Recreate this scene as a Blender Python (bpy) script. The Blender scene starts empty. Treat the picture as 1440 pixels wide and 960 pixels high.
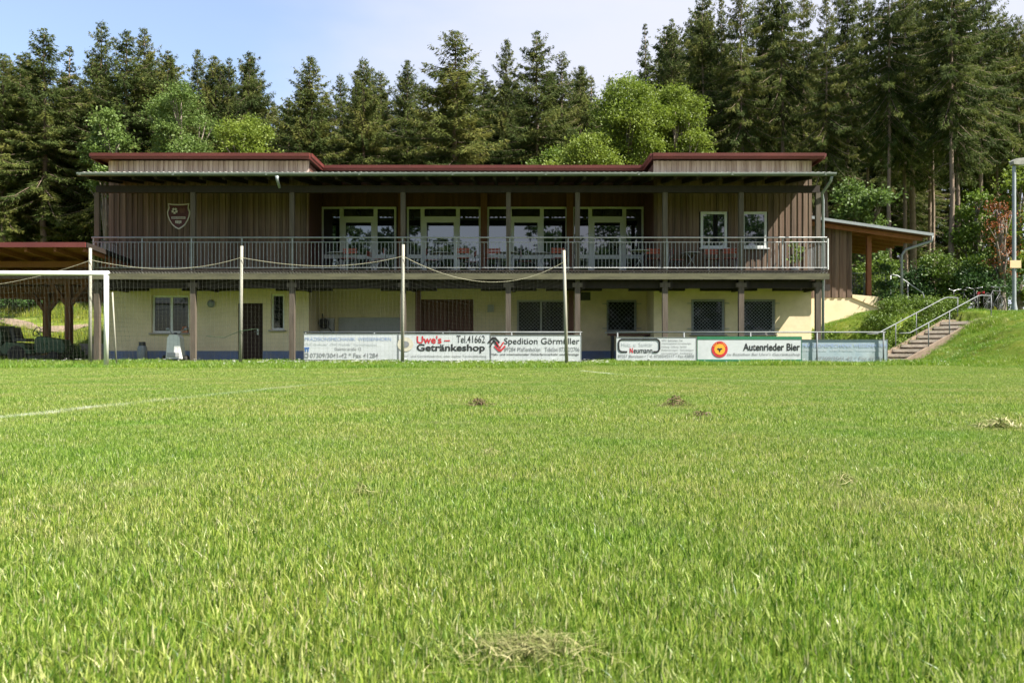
import bpy, math, random
import numpy as np
from mathutils import Vector, Matrix

R = math.radians
SC = bpy.context.scene
COL = SC.collection

# ---------------------------------------------------------------- camera, sky, sun, exposure
F, YH, CAMH = 1180.0, 494.0, 0.40          # focal length (px of the 1440 px photo), horizon row, eye height
cam = bpy.data.objects.new('camera', bpy.data.cameras.new('camera'))
COL.objects.link(cam); SC.camera = cam
cam.location = (0, 0, CAMH); cam.rotation_euler = (R(90), 0, 0)
cam.data.sensor_width = 36; cam.data.lens = F / 1440 * 36
cam.data.shift_y = 14 / 1440
cam.data.dof.use_dof = True; cam.data.dof.focus_distance = 5.0; cam.data.dof.aperture_fstop = 11
cam.data.clip_start = 0.05; cam.data.clip_end = 1000

SUN = Vector((0.55, -0.22, 0.76)).normalized()
sl = bpy.data.lights.new('sun', 'SUN'); sun = bpy.data.objects.new('sun', sl); COL.objects.link(sun)
sl.energy = 4.6; sl.angle = R(0.5); sl.color = (1.0, 0.94, 0.84)
sun.rotation_euler = SUN.to_track_quat('Z', 'Y').to_euler(); sun.location = (20, -10, 40)

w = bpy.data.worlds.new('World'); SC.world = w; w.use_nodes = True
wt = w.node_tree; wn = wt.nodes
bg = wn['Background']; bg.inputs['Strength'].default_value = 0.07
sky = wn.new('ShaderNodeTexSky'); sky.sky_type = 'NISHITA'; sky.sun_disc = False
sky.sun_elevation = math.asin(SUN.z); sky.sun_rotation = math.atan2(SUN.x, SUN.y)
sky.air_density = 1.0; sky.dust_density = 0.6; sky.ozone_density = 1.6
tc = wn.new('ShaderNodeTexCoord')
sep = wn.new('ShaderNodeSeparateXYZ'); wt.links.new(tc.outputs['Generated'], sep.inputs[0])
mp = wn.new('ShaderNodeMapping'); mp.inputs['Scale'].default_value = (1.0, 1.0, 2.6)
wt.links.new(tc.outputs['Generated'], mp.inputs[0])
nz = wn.new('ShaderNodeTexNoise'); nz.inputs['Scale'].default_value = 2.2; nz.inputs['Detail'].default_value = 5
nz.inputs['Roughness'].default_value = 0.5
wt.links.new(mp.outputs[0], nz.inputs['Vector'])
m1 = wn.new('ShaderNodeMath'); m1.operation = 'MULTIPLY_ADD'; m1.inputs[1].default_value = 0.9; m1.inputs[2].default_value = 0.12
wt.links.new(sep.outputs[0], m1.inputs[0])
m2 = wn.new('ShaderNodeMath'); m2.operation = 'ADD'
wt.links.new(m1.outputs[0], m2.inputs[0]); wt.links.new(nz.outputs[0], m2.inputs[1])
mr = wn.new('ShaderNodeMapRange'); mr.interpolation_type = 'SMOOTHSTEP'
mr.inputs['From Min'].default_value = 0.22; mr.inputs['From Max'].default_value = 0.78
mr.inputs['To Min'].default_value = 0.20; mr.inputs['To Max'].default_value = 0.96
wt.links.new(m2.outputs[0], mr.inputs['Value'])
cm = wn.new('ShaderNodeMix'); cm.data_type = 'RGBA'
cm.inputs['B'].default_value = (3.4, 3.5, 4.1, 1)             # thin high cloud
wt.links.new(mr.outputs[0], cm.inputs['Factor']); wt.links.new(sky.outputs[0], cm.inputs['A'])
wt.links.new(cm.outputs['Result'], bg.inputs['Color'])

SC.view_settings.view_transform = 'Standard'; SC.view_settings.look = 'None'
SC.view_settings.gamma = 1; SC.view_settings.use_curve_mapping = False
SC.view_settings.exposure = 1.9
SC.render.engine = 'CYCLES'
SC.cycles.max_bounces = 6; SC.cycles.transparent_max_bounces = 4; SC.cycles.caustics_reflective = False

# ---------------------------------------------------------------- helpers
def WX(px, Y): return (px - 720) / F * Y
def HZ(py, Y): return CAMH + (YH - py) / F * Y
def ss(t):
    t = min(1.0, max(0.0, t)); return t * t * (3 - 2 * t)

def terrain(x, y):
    bk = ss((y - 28) / 2.2)
    foot = 12.3 - 3.6 * bk
    zr = (1.5 + .3*bk) * ss((x - foot) / 4.4) * ss((y - 4) / 8)
    zb = 2.6 * ss((y - 33.0) / 9.5) if x < -12 else 2.6 * ss((y - 37) / 9)
    z = max(zr, zb)
    z += min(1, z*3) * (.055*math.sin(2.3*x+1)*math.sin(1.9*y) + .03*math.sin(5.1*x+2*math.sin(y)))
    a = (x-12.75)*.89 + (y-27.0)*.456; b = -(x-12.75)*.456 + (y-27.0)*.89
    if -.3 < a < 4.35 and -.12 < b < 1.75: z = min(z, max(-.05, a/.415*.16 - .22))
    return z + 0.035 * max(0.0, y - 46) + 0.02 * ss((y - 27.3) * 2)

def tag(o, label=None, cat=None, group=None, kind=None):
    if label: o['label'] = label
    if cat: o['category'] = cat
    if group: o['group'] = group
    if kind: o['kind'] = kind
    return o

def empty(name, loc, label=None, cat=None, group=None, rz=0):
    o = bpy.data.objects.new(name, None); COL.objects.link(o)
    o.location = loc; o.rotation_euler = (0, 0, rz); o.empty_display_size = 0.2
    return tag(o, label, cat, group)

def root_loc(p):
    while p.parent: p = p.parent
    return Vector(p.location) if p.type == 'EMPTY' else Vector((0, 0, 0))

def copy_tree(o, parent=None):
    c = o.copy(); COL.objects.link(c); c.parent = parent
    for ch in list(o.children): copy_tree(ch, c)
    return c

class MB:
    def __init__(self): self.v = []; self.f = []; self.s = []
    def add(self, vs, fs, shade=0.5):
        b = len(self.v); self.v += [tuple(p) for p in vs]
        for q in fs: self.f.append([b + i for i in q]); self.s.append(shade)
        return self
    def box(self, x0, x1, y0, y1, z0, z1, shade=0.5):
        vs = [(x0,y0,z0),(x1,y0,z0),(x1,y1,z0),(x0,y1,z0),(x0,y0,z1),(x1,y0,z1),(x1,y1,z1),(x0,y1,z1)]
        return self.add(vs, [(3,2,1,0),(4,5,6,7),(0,1,5,4),(1,2,6,5),(2,3,7,6),(3,0,4,7)], shade)
    def bar(self, p, q, a, b, shade=0.5, up=(0,0,1)):
        p = Vector(p); q = Vector(q); d = (q - p).normalized(); u = Vector(up)
        if abs(d.dot(u)) > .95: u = Vector((0,1,0))
        s = d.cross(u).normalized(); u = s.cross(d)
        vs = [e + s*i*a/2 + u*j*b/2 for e in (p, q) for i, j in ((-1,-1),(1,-1),(1,1),(-1,1))]
        return self.add(vs, [(3,2,1,0),(4,5,6,7),(0,1,5,4),(1,2,6,5),(2,3,7,6),(3,0,4,7)], shade)
    def tube(self, pts, r, n=8, shade=0.5, closed=False):
        pts = [Vector(p) for p in pts]; m = len(pts)
        rs = r if isinstance(r, (list, tuple)) else [r] * m
        vs = []; ref = None
        for i, p in enumerate(pts):
            if closed: d = pts[(i+1) % m] - pts[i-1]
            else: d = pts[min(i+1, m-1)] - pts[max(i-1, 0)]
            d.normalize()
            if ref is None:
                ref = Vector((0,0,1)) if abs(d.z) < .9 else Vector((0,1,0))
            s = d.cross(ref)
            if s.length < 1e-4: s = d.cross(Vector((1,0,0)))
            s.normalize(); u = s.cross(d)
            for k in range(n):
                a = 2*math.pi*k/n
                vs.append(p + (s*math.cos(a) + u*math.sin(a)) * rs[i])
        fs = []
        for i in range(m if closed else m - 1):
            j = (i + 1) % m
            for k in range(n):
                l = (k + 1) % n
                fs.append((i*n+k, i*n+l, j*n+l, j*n+k))
        if not closed: fs += [tuple(range(n-1, -1, -1)), tuple((m-1)*n + k for k in range(n))]
        return self.add(vs, fs, shade)
    def lathe(self, prof, c=(0,0,0), n=16, axis='z', shade=0.5):
        vs = []; c = Vector(c)
        for r, h in prof:
            for k in range(n):
                a = 2*math.pi*k/n; x, y = r*math.cos(a), r*math.sin(a)
                p = {'z': (x, y, h), 'y': (x, h, y), 'x': (h, x, y)}[axis]
                vs.append(c + Vector(p))
        fs = [(i*n+k, i*n+(k+1)%n, (i+1)*n+(k+1)%n, (i+1)*n+k) for i in range(len(prof)-1) for k in range(n)]
        fs += [tuple(range(n-1,-1,-1)), tuple((len(prof)-1)*n+k for k in range(n))]
        return self.add(vs, fs, shade)
    def prism(self, poly, y0, y1, shade=0.5):                  # outline in x, z pushed through y
        n = len(poly)
        vs = [(x, y0, z) for x, z in poly] + [(x, y1, z) for x, z in poly]
        fs = [tuple(range(n)), tuple(range(2*n-1, n-1, -1))] + [(i, n+i, n+(i+1)%n, (i+1)%n) for i in range(n)]
        return self.add(vs, fs, shade)
    def build(self, name, mat, parent=None, smooth=False):
        o3 = root_loc(parent) if parent else Vector((0,0,0))
        me = bpy.data.meshes.new(name)
        me.from_pydata([(x-o3.x, y-o3.y, z-o3.z) for x, y, z in self.v], [], self.f)
        at = me.attributes.new('shade', 'FLOAT', 'FACE'); at.data.foreach_set('value', self.s)
        me.materials.append(mat)
        if smooth: me.polygons.foreach_set('use_smooth', [True]*len(me.polygons))
        me.update()
        o = bpy.data.objects.new(name, me); COL.objects.link(o)
        if parent: o.parent = parent
        return o

def mesh_np(name, V, quads=None, tris=None, shade=None, mat=None):
    me = bpy.data.meshes.new(name)
    V = np.asarray(V, np.float32)
    parts = []
    if quads is not None and len(quads): parts.append(np.asarray(quads, np.int32))
    if tris is not None and len(tris): parts.append(np.asarray(tris, np.int32))
    loops = np.concatenate([p.ravel() for p in parts])
    cnt = np.concatenate([np.full(len(p), p.shape[1], np.int32) for p in parts])
    st = np.concatenate([[0], np.cumsum(cnt)[:-1]]).astype(np.int32)
    me.vertices.add(len(V)); me.vertices.foreach_set('co', V.ravel())
    me.loops.add(len(loops)); me.loops.foreach_set('vertex_index', loops)
    me.polygons.add(len(cnt)); me.polygons.foreach_set('loop_start', st)
    if shade is not None:
        a = me.attributes.new('shade', 'FLOAT', 'POINT'); a.data.foreach_set('value', np.asarray(shade, np.float32))
    if mat: me.materials.append(mat)
    me.update(calc_edges=True); me.validate()
    return me

def objm(name, me, parent=None):
    o = bpy.data.objects.new(name, me); COL.objects.link(o)
    if parent: o.parent = parent
    return o

# ---------------------------------------------------------------- materials
def nodes_of(name):
    m = bpy.data.materials.new(name); m.use_nodes = True
    return m, m.node_tree, m.node_tree.nodes, m.node_tree.nodes['Principled BSDF']

def mat(name, c0, c1=None, rough=0.7, scale=4.0, detail=6, bump=0.0, metal=0.0, stretch=(1,1,1), shade=0.0, spec=0.4, dirt=None, dscale=1.0, damt=0.5):
    """two-tone noise material; shade = weight of the per-face 'shade' attribute; dirt = a third colour in large blotches"""
    m, t, n, b = nodes_of(name); L = t.links
    if c1 is None: c1 = tuple(x*0.82 for x in c0)
    tc = n.new('ShaderNodeTexCoord'); mp = n.new('ShaderNodeMapping'); mp.inputs['Scale'].default_value = stretch
    L.new(tc.outputs['Object'], mp.inputs[0])
    nz = n.new('ShaderNodeTexNoise'); nz.inputs['Scale'].default_value = scale; nz.inputs['Detail'].default_value = detail
    nz.inputs['Roughness'].default_value = 0.65
    L.new(mp.outputs[0], nz.inputs['Vector'])
    fac = nz.outputs[0]
    cr = n.new('ShaderNodeMapRange'); cr.inputs['From Min'].default_value = .3; cr.inputs['From Max'].default_value = .7
    L.new(fac, cr.inputs['Value']); fac = cr.outputs[0]
    if shade:
        a = n.new('ShaderNodeAttribute'); a.attribute_name = 'shade'
        mx = n.new('ShaderNodeMix'); mx.data_type = 'FLOAT'; mx.inputs['Factor'].default_value = shade
        L.new(fac, mx.inputs['A']); L.new(a.outputs['Fac'], mx.inputs['B']); fac = mx.outputs['Result']
    mc = n.new('ShaderNodeMix'); mc.data_type = 'RGBA'
    mc.inputs['A'].default_value = (*c0, 1); mc.inputs['B'].default_value = (*c1, 1)
    L.new(fac, mc.inputs['Factor']); col = mc.outputs['Result']
    if dirt:
        n2 = n.new('ShaderNodeTexNoise'); n2.inputs['Scale'].default_value = dscale; n2.inputs['Detail'].default_value = 8
        n2.inputs['Roughness'].default_value = .7
        L.new(mp.outputs[0], n2.inputs['Vector'])
        r2 = n.new('ShaderNodeMapRange'); r2.inputs['From Min'].default_value = .45; r2.inputs['From Max'].default_value = .75
        r2.inputs['To Max'].default_value = damt
        L.new(n2.outputs[0], r2.inputs['Value'])
        m2 = n.new('ShaderNodeMix'); m2.data_type = 'RGBA'; m2.inputs['B'].default_value = (*dirt, 1)
        L.new(r2.outputs[0], m2.inputs['Factor']); L.new(col, m2.inputs['A']); col = m2.outputs['Result']
    L.new(col, b.inputs['Base Color'])
    b.inputs['Roughness'].default_value = rough; b.inputs['Metallic'].default_value = metal
    b.inputs['Specular IOR Level'].default_value = spec
    if bump:
        bp = n.new('ShaderNodeBump'); bp.inputs['Strength'].default_value = bump; bp.inputs['Distance'].default_value = .02
        L.new(nz.outputs[0], bp.inputs['Height']); L.new(bp.outputs[0], b.inputs['Normal'])
    return m

M = {}
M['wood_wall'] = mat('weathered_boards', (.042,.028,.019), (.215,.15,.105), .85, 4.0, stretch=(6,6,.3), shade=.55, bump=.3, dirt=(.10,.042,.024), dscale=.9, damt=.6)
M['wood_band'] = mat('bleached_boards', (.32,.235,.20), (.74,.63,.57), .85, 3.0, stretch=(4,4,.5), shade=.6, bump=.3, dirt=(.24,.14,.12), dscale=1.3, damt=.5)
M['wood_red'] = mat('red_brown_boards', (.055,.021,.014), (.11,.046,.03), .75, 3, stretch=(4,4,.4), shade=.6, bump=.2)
M['pier'] = mat('red_brown_pier', (.10,.04,.02), (.17,.075,.04), .75, 3, stretch=(4,4,.4))
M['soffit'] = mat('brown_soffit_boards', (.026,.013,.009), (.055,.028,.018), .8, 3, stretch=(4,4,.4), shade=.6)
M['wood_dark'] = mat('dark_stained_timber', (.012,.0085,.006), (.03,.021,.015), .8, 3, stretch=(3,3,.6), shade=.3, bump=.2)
M['post'] = mat('grey_timber_post', (.052,.042,.032), (.12,.10,.076), .85, 4, stretch=(5,5,.5), shade=.2, bump=.3, dirt=(.11,.075,.05), dscale=1.2)
M['shelter'] = mat('orange_brown_timber', (.17,.06,.026), (.31,.125,.056), .75, 3, stretch=(3,3,.6), shade=.5, bump=.2)
M['edge'] = mat('mossy_edge_beam', (.06,.058,.034), (.125,.118,.068), .85, 3, stretch=(.6,3,3), bump=.2, dirt=(.10,.10,.06), dscale=1.5)
M['plaster'] = mat('yellow_render', (.69,.565,.35), (.75,.63,.42), .9, 5, bump=.15, dirt=(.46,.39,.25), dscale=.9, damt=.6)
M['plinth'] = mat('blue_plinth_paint', (.11,.155,.27), (.16,.205,.32), .8, 5, bump=.1, dirt=(.20,.20,.18), dscale=1.6, damt=.7)
M['red_metal'] = mat('red_fascia_metal', (.078,.017,.014), (.125,.031,.024), .5, 2, stretch=(.4,1,1), dirt=(.14,.03,.03), dscale=.8)
M['gutter'] = mat('green_grey_gutter', (.075,.095,.08), (.135,.16,.135), .5, 3, stretch=(.5,1,1), dirt=(.12,.14,.10), dscale=1)
M['fibre'] = mat('fibre_cement', (.20,.20,.18), (.34,.33,.30), .9, 5, bump=.2, dirt=(.10,.10,.06), dscale=2)
M['zinc'] = mat('galvanised_steel', (.24,.255,.26), (.34,.355,.36), .5, 8, metal=.3, dirt=(.17,.18,.17), dscale=3)
M['dull_zinc'] = mat('dull_pole_steel', (.20,.225,.235), (.27,.30,.31), .55, 6, metal=.2, dirt=(.25,.26,.25), dscale=2)
M['rail'] = mat('weathered_rail_steel', (.10,.115,.12), (.16,.175,.18), .6, 6, metal=.1, dirt=(.08,.075,.06), dscale=2)
M['white'] = mat('white_paint', (.66,.67,.65), (.76,.76,.74), .45, 5, dirt=(.60,.60,.54), dscale=1.5, damt=.4)
M['frame'] = mat('white_window_plastic', (.50,.52,.52), (.58,.60,.60), .4, 3, dirt=(.40,.42,.38), dscale=1.2, damt=.3)
M['netpost'] = mat('pale_wood_pole', (.21,.205,.17), (.30,.295,.245), .75, 5, stretch=(4,4,.5), bump=.2, dirt=(.33,.33,.24), dscale=1.5)
M['rope'] = mat('pale_rope', (.25,.24,.17), (.34,.32,.23), .9, 20)
M['net'] = mat('green_net_twine', (.055,.06,.045), (.09,.095,.07), .9, 20)
M['concrete'] = mat('weathered_concrete', (.27,.25,.22), (.40,.37,.33), .9, 5, bump=.3, dirt=(.15,.14,.11), dscale=1.5)
M['stair'] = mat('stair_tread_stone', (.55,.49,.42), (.66,.60,.52), .9, 6, bump=.2, dirt=(.26,.22,.17), dscale=2)
M['riser'] = mat('brown_stair_side', (.13,.095,.065), (.21,.16,.115), .9, 5, bump=.3, dirt=(.07,.06,.04), dscale=2)
M['grey_panel'] = mat('grey_sheet', (.36,.36,.36), (.44,.44,.44), .7, 3, dirt=(.25,.25,.25), dscale=2)
M['black'] = mat('black_plastic', (.012,.012,.012), (.03,.03,.03), .5, 5)
M['rubber'] = mat('tyre_rubber', (.015,.015,.015), (.03,.028,.025), .85, 8)
M['green_machine'] = mat('dark_green_paint', (.014,.045,.018), (.03,.08,.03), .45, 4, dirt=(.10,.10,.06), dscale=3)
M['grey_machine'] = mat('grey_machine_paint', (.22,.23,.24), (.30,.31,.32), .5, 4, dirt=(.14,.14,.12), dscale=3)
M['seat_red'] = mat('red_slat_paint', (.22,.036,.015), (.30,.06,.025), .5, 5)
M['dark_steel'] = mat('dark_steel', (.03,.032,.036), (.06,.062,.066), .45, 6, metal=.3)
M['light_steel'] = mat('light_steel_tube', (.32,.33,.34), (.42,.43,.44), .35, 6, metal=.6)
M['door'] = mat('dark_brown_door', (.022,.011,.008), (.04,.021,.014), .85, 3, stretch=(4,4,.5), shade=.4)
M['door_red'] = mat('red_brown_door', (.09,.03,.02), (.14,.055,.04), .55, 3, stretch=(4,4,.5), shade=.4)
M['banner'] = mat('white_board', (.44,.47,.48), (.53,.56,.57), .5, 3, dirt=(.36,.39,.39), dscale=1.4, damt=.6)
M['banner_old'] = mat('faded_blue_board', (.24,.32,.36), (.34,.41,.43), .6, 3, dirt=(.20,.24,.22), dscale=2, damt=.7)
M['blue_ink'] = mat('faded_blue_ink', (.20,.28,.48), (.28,.36,.55), .6, 8)
M['pale_ink'] = mat('pale_grey_ink', (.36,.40,.42), (.44,.47,.48), .6, 8)
M['dark_ink'] = mat('black_ink', (.012,.012,.014), (.03,.03,.03), .5, 8)
M['grey_ink'] = mat('grey_ink', (.16,.17,.18), (.24,.25,.26), .6, 8)
M['strong_blue'] = mat('strong_blue_ink', (.04,.12,.36), (.07,.16,.42), .5, 8)
M['red_ink'] = mat('red_ink', (.42,.02,.03), (.5,.04,.05), .5, 8)
M['green_ink'] = mat('green_ink', (.02,.14,.07), (.03,.18,.09), .5, 8)
M['orange_ink'] = mat('orange_ink', (.75,.30,.02), (.80,.38,.04), .5, 8)
M['beige_ink'] = mat('beige_ink', (.48,.45,.36), (.55,.52,.42), .6, 8)
M['emblem_red'] = mat('emblem_red', (.055,.008,.009), (.08,.012,.012), .5, 3)
M['emblem_grey'] = mat('emblem_white', (.55,.53,.50), (.66,.64,.60), .6, 6)
M['tan'] = mat('tan_card', (.62,.44,.24), (.68,.50,.30), .8, 4)
M['terracotta'] = mat('terracotta', (.40,.15,.08), (.46,.19,.11), .8, 5)
M['bark'] = mat('spruce_bark', (.12,.085,.062), (.27,.20,.15), .95, 6, stretch=(4,4,.8), bump=.5, dirt=(.12,.12,.08), dscale=.8)
M['bark_pale'] = mat('grey_bark', (.12,.10,.08), (.22,.19,.15), .95, 6, stretch=(4,4,.8), bump=.5)

def glass(name, tint=(.010,.012,.014), ior=2.1):
    m, t, n, b = nodes_of(name)
    b.inputs['Base Color'].default_value = (*tint, 1); b.inputs['Roughness'].default_value = .015
    b.inputs['IOR'].default_value = ior; b.inputs['Specular IOR Level'].default_value = .5
    tc = n.new('ShaderNodeTexCoord'); nz = n.new('ShaderNodeTexNoise'); nz.inputs['Scale'].default_value = 1.1; nz.inputs['Detail'].default_value = 1
    t.links.new(tc.outputs['Object'], nz.inputs['Vector'])
    bp = n.new('ShaderNodeBump'); bp.inputs['Strength'].default_value = .05; bp.inputs['Distance'].default_value = .01
    t.links.new(nz.outputs[0], bp.inputs['Height']); t.links.new(bp.outputs[0], b.inputs['Normal'])
    return m
M['glass'] = glass('window_glass', ior=2.3)
M['glass_low'] = glass('lower_window_glass', (.010,.012,.011), 1.42)

def leaf_mat(name, ramp, trans=0.3, hue_noise=0.5, nscale=.6, rough=.55, spec=.3):
    """foliage: colour by the per-leaf shade attribute, shifted by a per-tree random and a slow noise; part translucent"""
    m, t, n, b = nodes_of(name); L = t.links
    a = n.new('ShaderNodeAttribute'); a.attribute_name = 'shade'
    g = n.new('ShaderNodeNewGeometry')
    nz = n.new('ShaderNodeTexNoise'); nz.inputs['Scale'].default_value = nscale; nz.inputs['Detail'].default_value = 2
    L.new(g.outputs['Position'], nz.inputs['Vector'])
    oi = n.new('ShaderNodeObjectInfo')
    s1 = n.new('ShaderNodeMath'); s1.operation = 'MULTIPLY_ADD'; s1.inputs[1].default_value = hue_noise; 
    L.new(nz.outputs[0], s1.inputs[0]); L.new(a.outputs['Fac'], s1.inputs[2])
    s2 = n.new('ShaderNodeMath'); s2.operation = 'MULTIPLY_ADD'; s2.inputs[1].default_value = .22
    L.new(oi.outputs['Random'], s2.inputs[0]); L.new(s1.outputs[0], s2.inputs[2])
    s3 = n.new('ShaderNodeMath'); s3.operation = 'SUBTRACT'; s3.inputs[1].default_value = hue_noise*.5 + .11
    L.new(s2.outputs[0], s3.inputs[0])
    cr = n.new('ShaderNodeValToRGB'); e = cr.color_ramp.elements
    e[0].position = ramp[0][0]; e[0].color = (*ramp[0][1], 1); e[1].position = ramp[-1][0]; e[1].color = (*ramp[-1][1], 1)
    for p, c in ramp[1:-1]:
        x = e.new(p); x.color = (*c, 1)
    L.new(s3.outputs[0], cr.inputs[0]); L.new(cr.outputs[0], b.inputs['Base Color'])
    b.inputs['Roughness'].default_value = rough; b.inputs['Specular IOR Level'].default_value = spec
    tr = n.new('ShaderNodeBsdfTranslucent'); L.new(cr.outputs[0], tr.inputs['Color'])
    mx = n.new('ShaderNodeMixShader'); mx.inputs[0].default_value = trans
    L.new(b.outputs[0], mx.inputs[1]); L.new(tr.outputs[0], mx.inputs[2])
    L.new(mx.outputs[0], n['Material Output'].inputs['Surface'])
    return m
M['spruce'] = leaf_mat('spruce_needles', [(0,(.022,.036,.010)),(.45,(.058,.082,.022)),(.8,(.108,.130,.032)),(1,(.15,.15,.038))], .34, spec=.08, rough=.7)
M['maple'] = leaf_mat('maple_leaves', [(0,(.065,.105,.010)),(.5,(.13,.185,.020)),(1,(.22,.275,.04))], .4)
M['beech'] = leaf_mat('pale_leaves', [(0,(.055,.10,.016)),(.5,(.095,.155,.03)),(1,(.15,.21,.05))], .35)
M['shrub'] = leaf_mat('shrub_leaves', [(0,(.045,.085,.010)),(.5,(.095,.155,.018)),(1,(.17,.24,.035))], .3)
M['dark_shrub'] = leaf_mat('dark_shrub_leaves', [(0,(.018,.045,.012)),(.5,(.035,.08,.018)),(1,(.07,.13,.03))], .25)
M['red_leaf'] = leaf_mat('dead_orange_needles', [(0,(.10,.03,.012)),(.5,(.19,.06,.018)),(1,(.28,.11,.035))], .3)

def seg_mask(t, P, A, B, wd, strength):
    """painted turf line between A and B (world x, y)"""
    n = t.nodes; L = t.links
    A = Vector((*A, 0)); B = Vector((*B, 0)); u = (B - A); ln = u.length; u = u / ln
    s = n.new('ShaderNodeVectorMath'); s.operation = 'MULTIPLY'; s.inputs[1].default_value = (1,1,0); L.new(P, s.inputs[0])
    d = n.new('ShaderNodeVectorMath'); d.operation = 'SUBTRACT'; d.inputs[1].default_value = A; L.new(s.outputs[0], d.inputs[0])
    dt = n.new('ShaderNodeVectorMath'); dt.operation = 'DOT_PRODUCT'; dt.inputs[1].default_value = u; L.new(d.outputs[0], dt.inputs[0])
    cl = n.new('ShaderNodeClamp'); cl.inputs['Max'].default_value = ln; L.new(dt.outputs['Value'], cl.inputs['Value'])
    sc = n.new('ShaderNodeVectorMath'); sc.operation = 'SCALE'; sc.inputs[0].default_value = u; L.new(cl.outputs[0], sc.inputs['Scale'])
    df = n.new('ShaderNodeVectorMath'); df.operation = 'DISTANCE'; L.new(d.outputs[0], df.inputs[0]); L.new(sc.outputs[0], df.inputs[1])
    r = n.new('ShaderNodeMapRange'); r.inputs['From Min'].default_value = wd; r.inputs['From Max'].default_value = wd*.25
    r.inputs['To Min'].default_value = 0; r.inputs['To Max'].default_value = strength
    L.new(df.outputs['Value'], r.inputs['Value'])
    return r.outputs[0]

LINES = [((-3.25,3.4),(-2.9,5.9),.085,.75), ((-2.9,5.9),(-2.35,9.6),.09,.3), ((-2.35,9.6),(-1.6,14.5),.09,.15),
         ((1.40,17.0),(1.75,14.6),.07,.95), ((1.75,14.6),(2.6,12.0),.055,.4), ((2.6,12.0),(3.5,10.2),.05,.4)]

def turf_mat(name, ramp, patch_a, patch_b, pscale, trans, lines):
    m, t, n, b = nodes_of(name); L = t.links
    a = n.new('ShaderNodeAttribute'); a.attribute_name = 'shade'
    g = n.new('ShaderNodeNewGeometry')
    cr = n.new('ShaderNodeValToRGB'); e = cr.color_ramp.elements
    e[0].position = ramp[0][0]; e[0].color = (*ramp[0][1], 1); e[1].position = ramp[-1][0]; e[1].color = (*ramp[-1][1], 1)
    for p, c in ramp[1:-1]:
        x = e.new(p); x.color = (*c, 1)
    L.new(a.outputs['Fac'], cr.inputs[0])
    nz = n.new('ShaderNodeTexNoise'); nz.inputs['Scale'].default_value = pscale; nz.inputs['Detail'].default_value = 4; nz.inputs['Roughness'].default_value = .6
    L.new(g.outputs['Position'], nz.inputs['Vector'])
    pr = n.new('ShaderNodeMapRange'); pr.inputs['From Min'].default_value = .33; pr.inputs['From Max'].default_value = .67
    L.new(nz.outputs[0], pr.inputs['Value'])
    pm = n.new('ShaderNodeMix'); pm.data_type = 'RGBA'; pm.inputs['A'].default_value = (*patch_a, 1); pm.inputs['B'].default_value = (*patch_b, 1)
    L.new(pr.outputs[0], pm.inputs['Factor'])
    mu = n.new('ShaderNodeMix'); mu.data_type = 'RGBA'; mu.blend_type = 'MULTIPLY'; mu.inputs['Factor'].default_value = 1
    L.new(cr.outputs[0], mu.inputs['A']); L.new(pm.outputs['Result'], mu.inputs['B']); col = mu.outputs['Result']
    n3 = n.new('ShaderNodeTexNoise'); n3.inputs['Scale'].default_value = 1.5; n3.inputs['Detail'].default_value = 5; n3.inputs['Roughness'].default_value = .7
    L.new(g.outputs['Position'], n3.inputs['Vector'])
    r3 = n.new('ShaderNodeMapRange'); r3.inputs['From Min'].default_value = .55; r3.inputs['From Max'].default_value = .72; r3.inputs['To Max'].default_value = .5
    L.new(n3.outputs[0], r3.inputs['Value'])
    m3 = n.new('ShaderNodeMix'); m3.data_type = 'RGBA'; m3.inputs['B'].default_value = (.36,.34,.16,1)     # worn, drier patches
    L.new(r3.outputs[0], m3.inputs['Factor']); L.new(col, m3.inputs['A']); col = m3.outputs['Result']
    if lines:
        fine = n.new('ShaderNodeTexNoise'); fine.inputs['Scale'].default_value = 9; fine.inputs['Detail'].default_value = 3
        L.new(g.outputs['Position'], fine.inputs['Vector'])
        fr = n.new('ShaderNodeMapRange'); fr.inputs['From Min'].default_value = .3; fr.inputs['From Max'].default_value = .6
        L.new(fine.outputs[0], fr.inputs['Value'])
        acc = None
        for A, B, wd, s in LINES:
            o = seg_mask(t, g.outputs['Position'], A, B, wd, s)
            if acc is None: acc = o
            else:
                q = n.new('ShaderNodeMath'); q.operation = 'MAXIMUM'; L.new(acc, q.inputs[0]); L.new(o, q.inputs[1]); acc = q.outputs[0]
        q = n.new('ShaderNodeMath'); q.operation = 'MULTIPLY'; L.new(acc, q.inputs[0]); L.new(fr.outputs[0], q.inputs[1])
        wm = n.new('ShaderNodeMix'); wm.data_type = 'RGBA'; wm.inputs['B'].default_value = (.62,.64,.58,1)
        L.new(q.outputs[0], wm.inputs['Factor']); L.new(col, wm.inputs['A']); col = wm.outputs['Result']
    L.new(col, b.inputs['Base Color']); b.inputs['Roughness'].default_value = .42; b.inputs['Specular IOR Level'].default_value = .42
    if trans:
        tr = n.new('ShaderNodeBsdfTranslucent'); L.new(col, tr.inputs['Color'])
        mx = n.new('ShaderNodeMixShader'); mx.inputs[0].default_value = trans
        L.new(b.outputs[0], mx.inputs[1]); L.new(tr.outputs[0], mx.inputs[2])
        L.new(mx.outputs[0], n['Material Output'].inputs['Surface'])
    else: b.inputs['Roughness'].default_value = .95; b.inputs['Specular IOR Level'].default_value = .05
    return m
GR = [(0,(.032,.088,.008)),(.35,(.145,.235,.024)),(.7,(.29,.355,.058)),(.93,(.48,.50,.19)),(.955,(.40,.37,.20)),(1,(.50,.46,.28))]
M['turf'] = turf_mat('mown_turf_blades', GR, (1.20,1.08,1.3), (.72,.93,.66), .8, .45, True)
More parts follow.
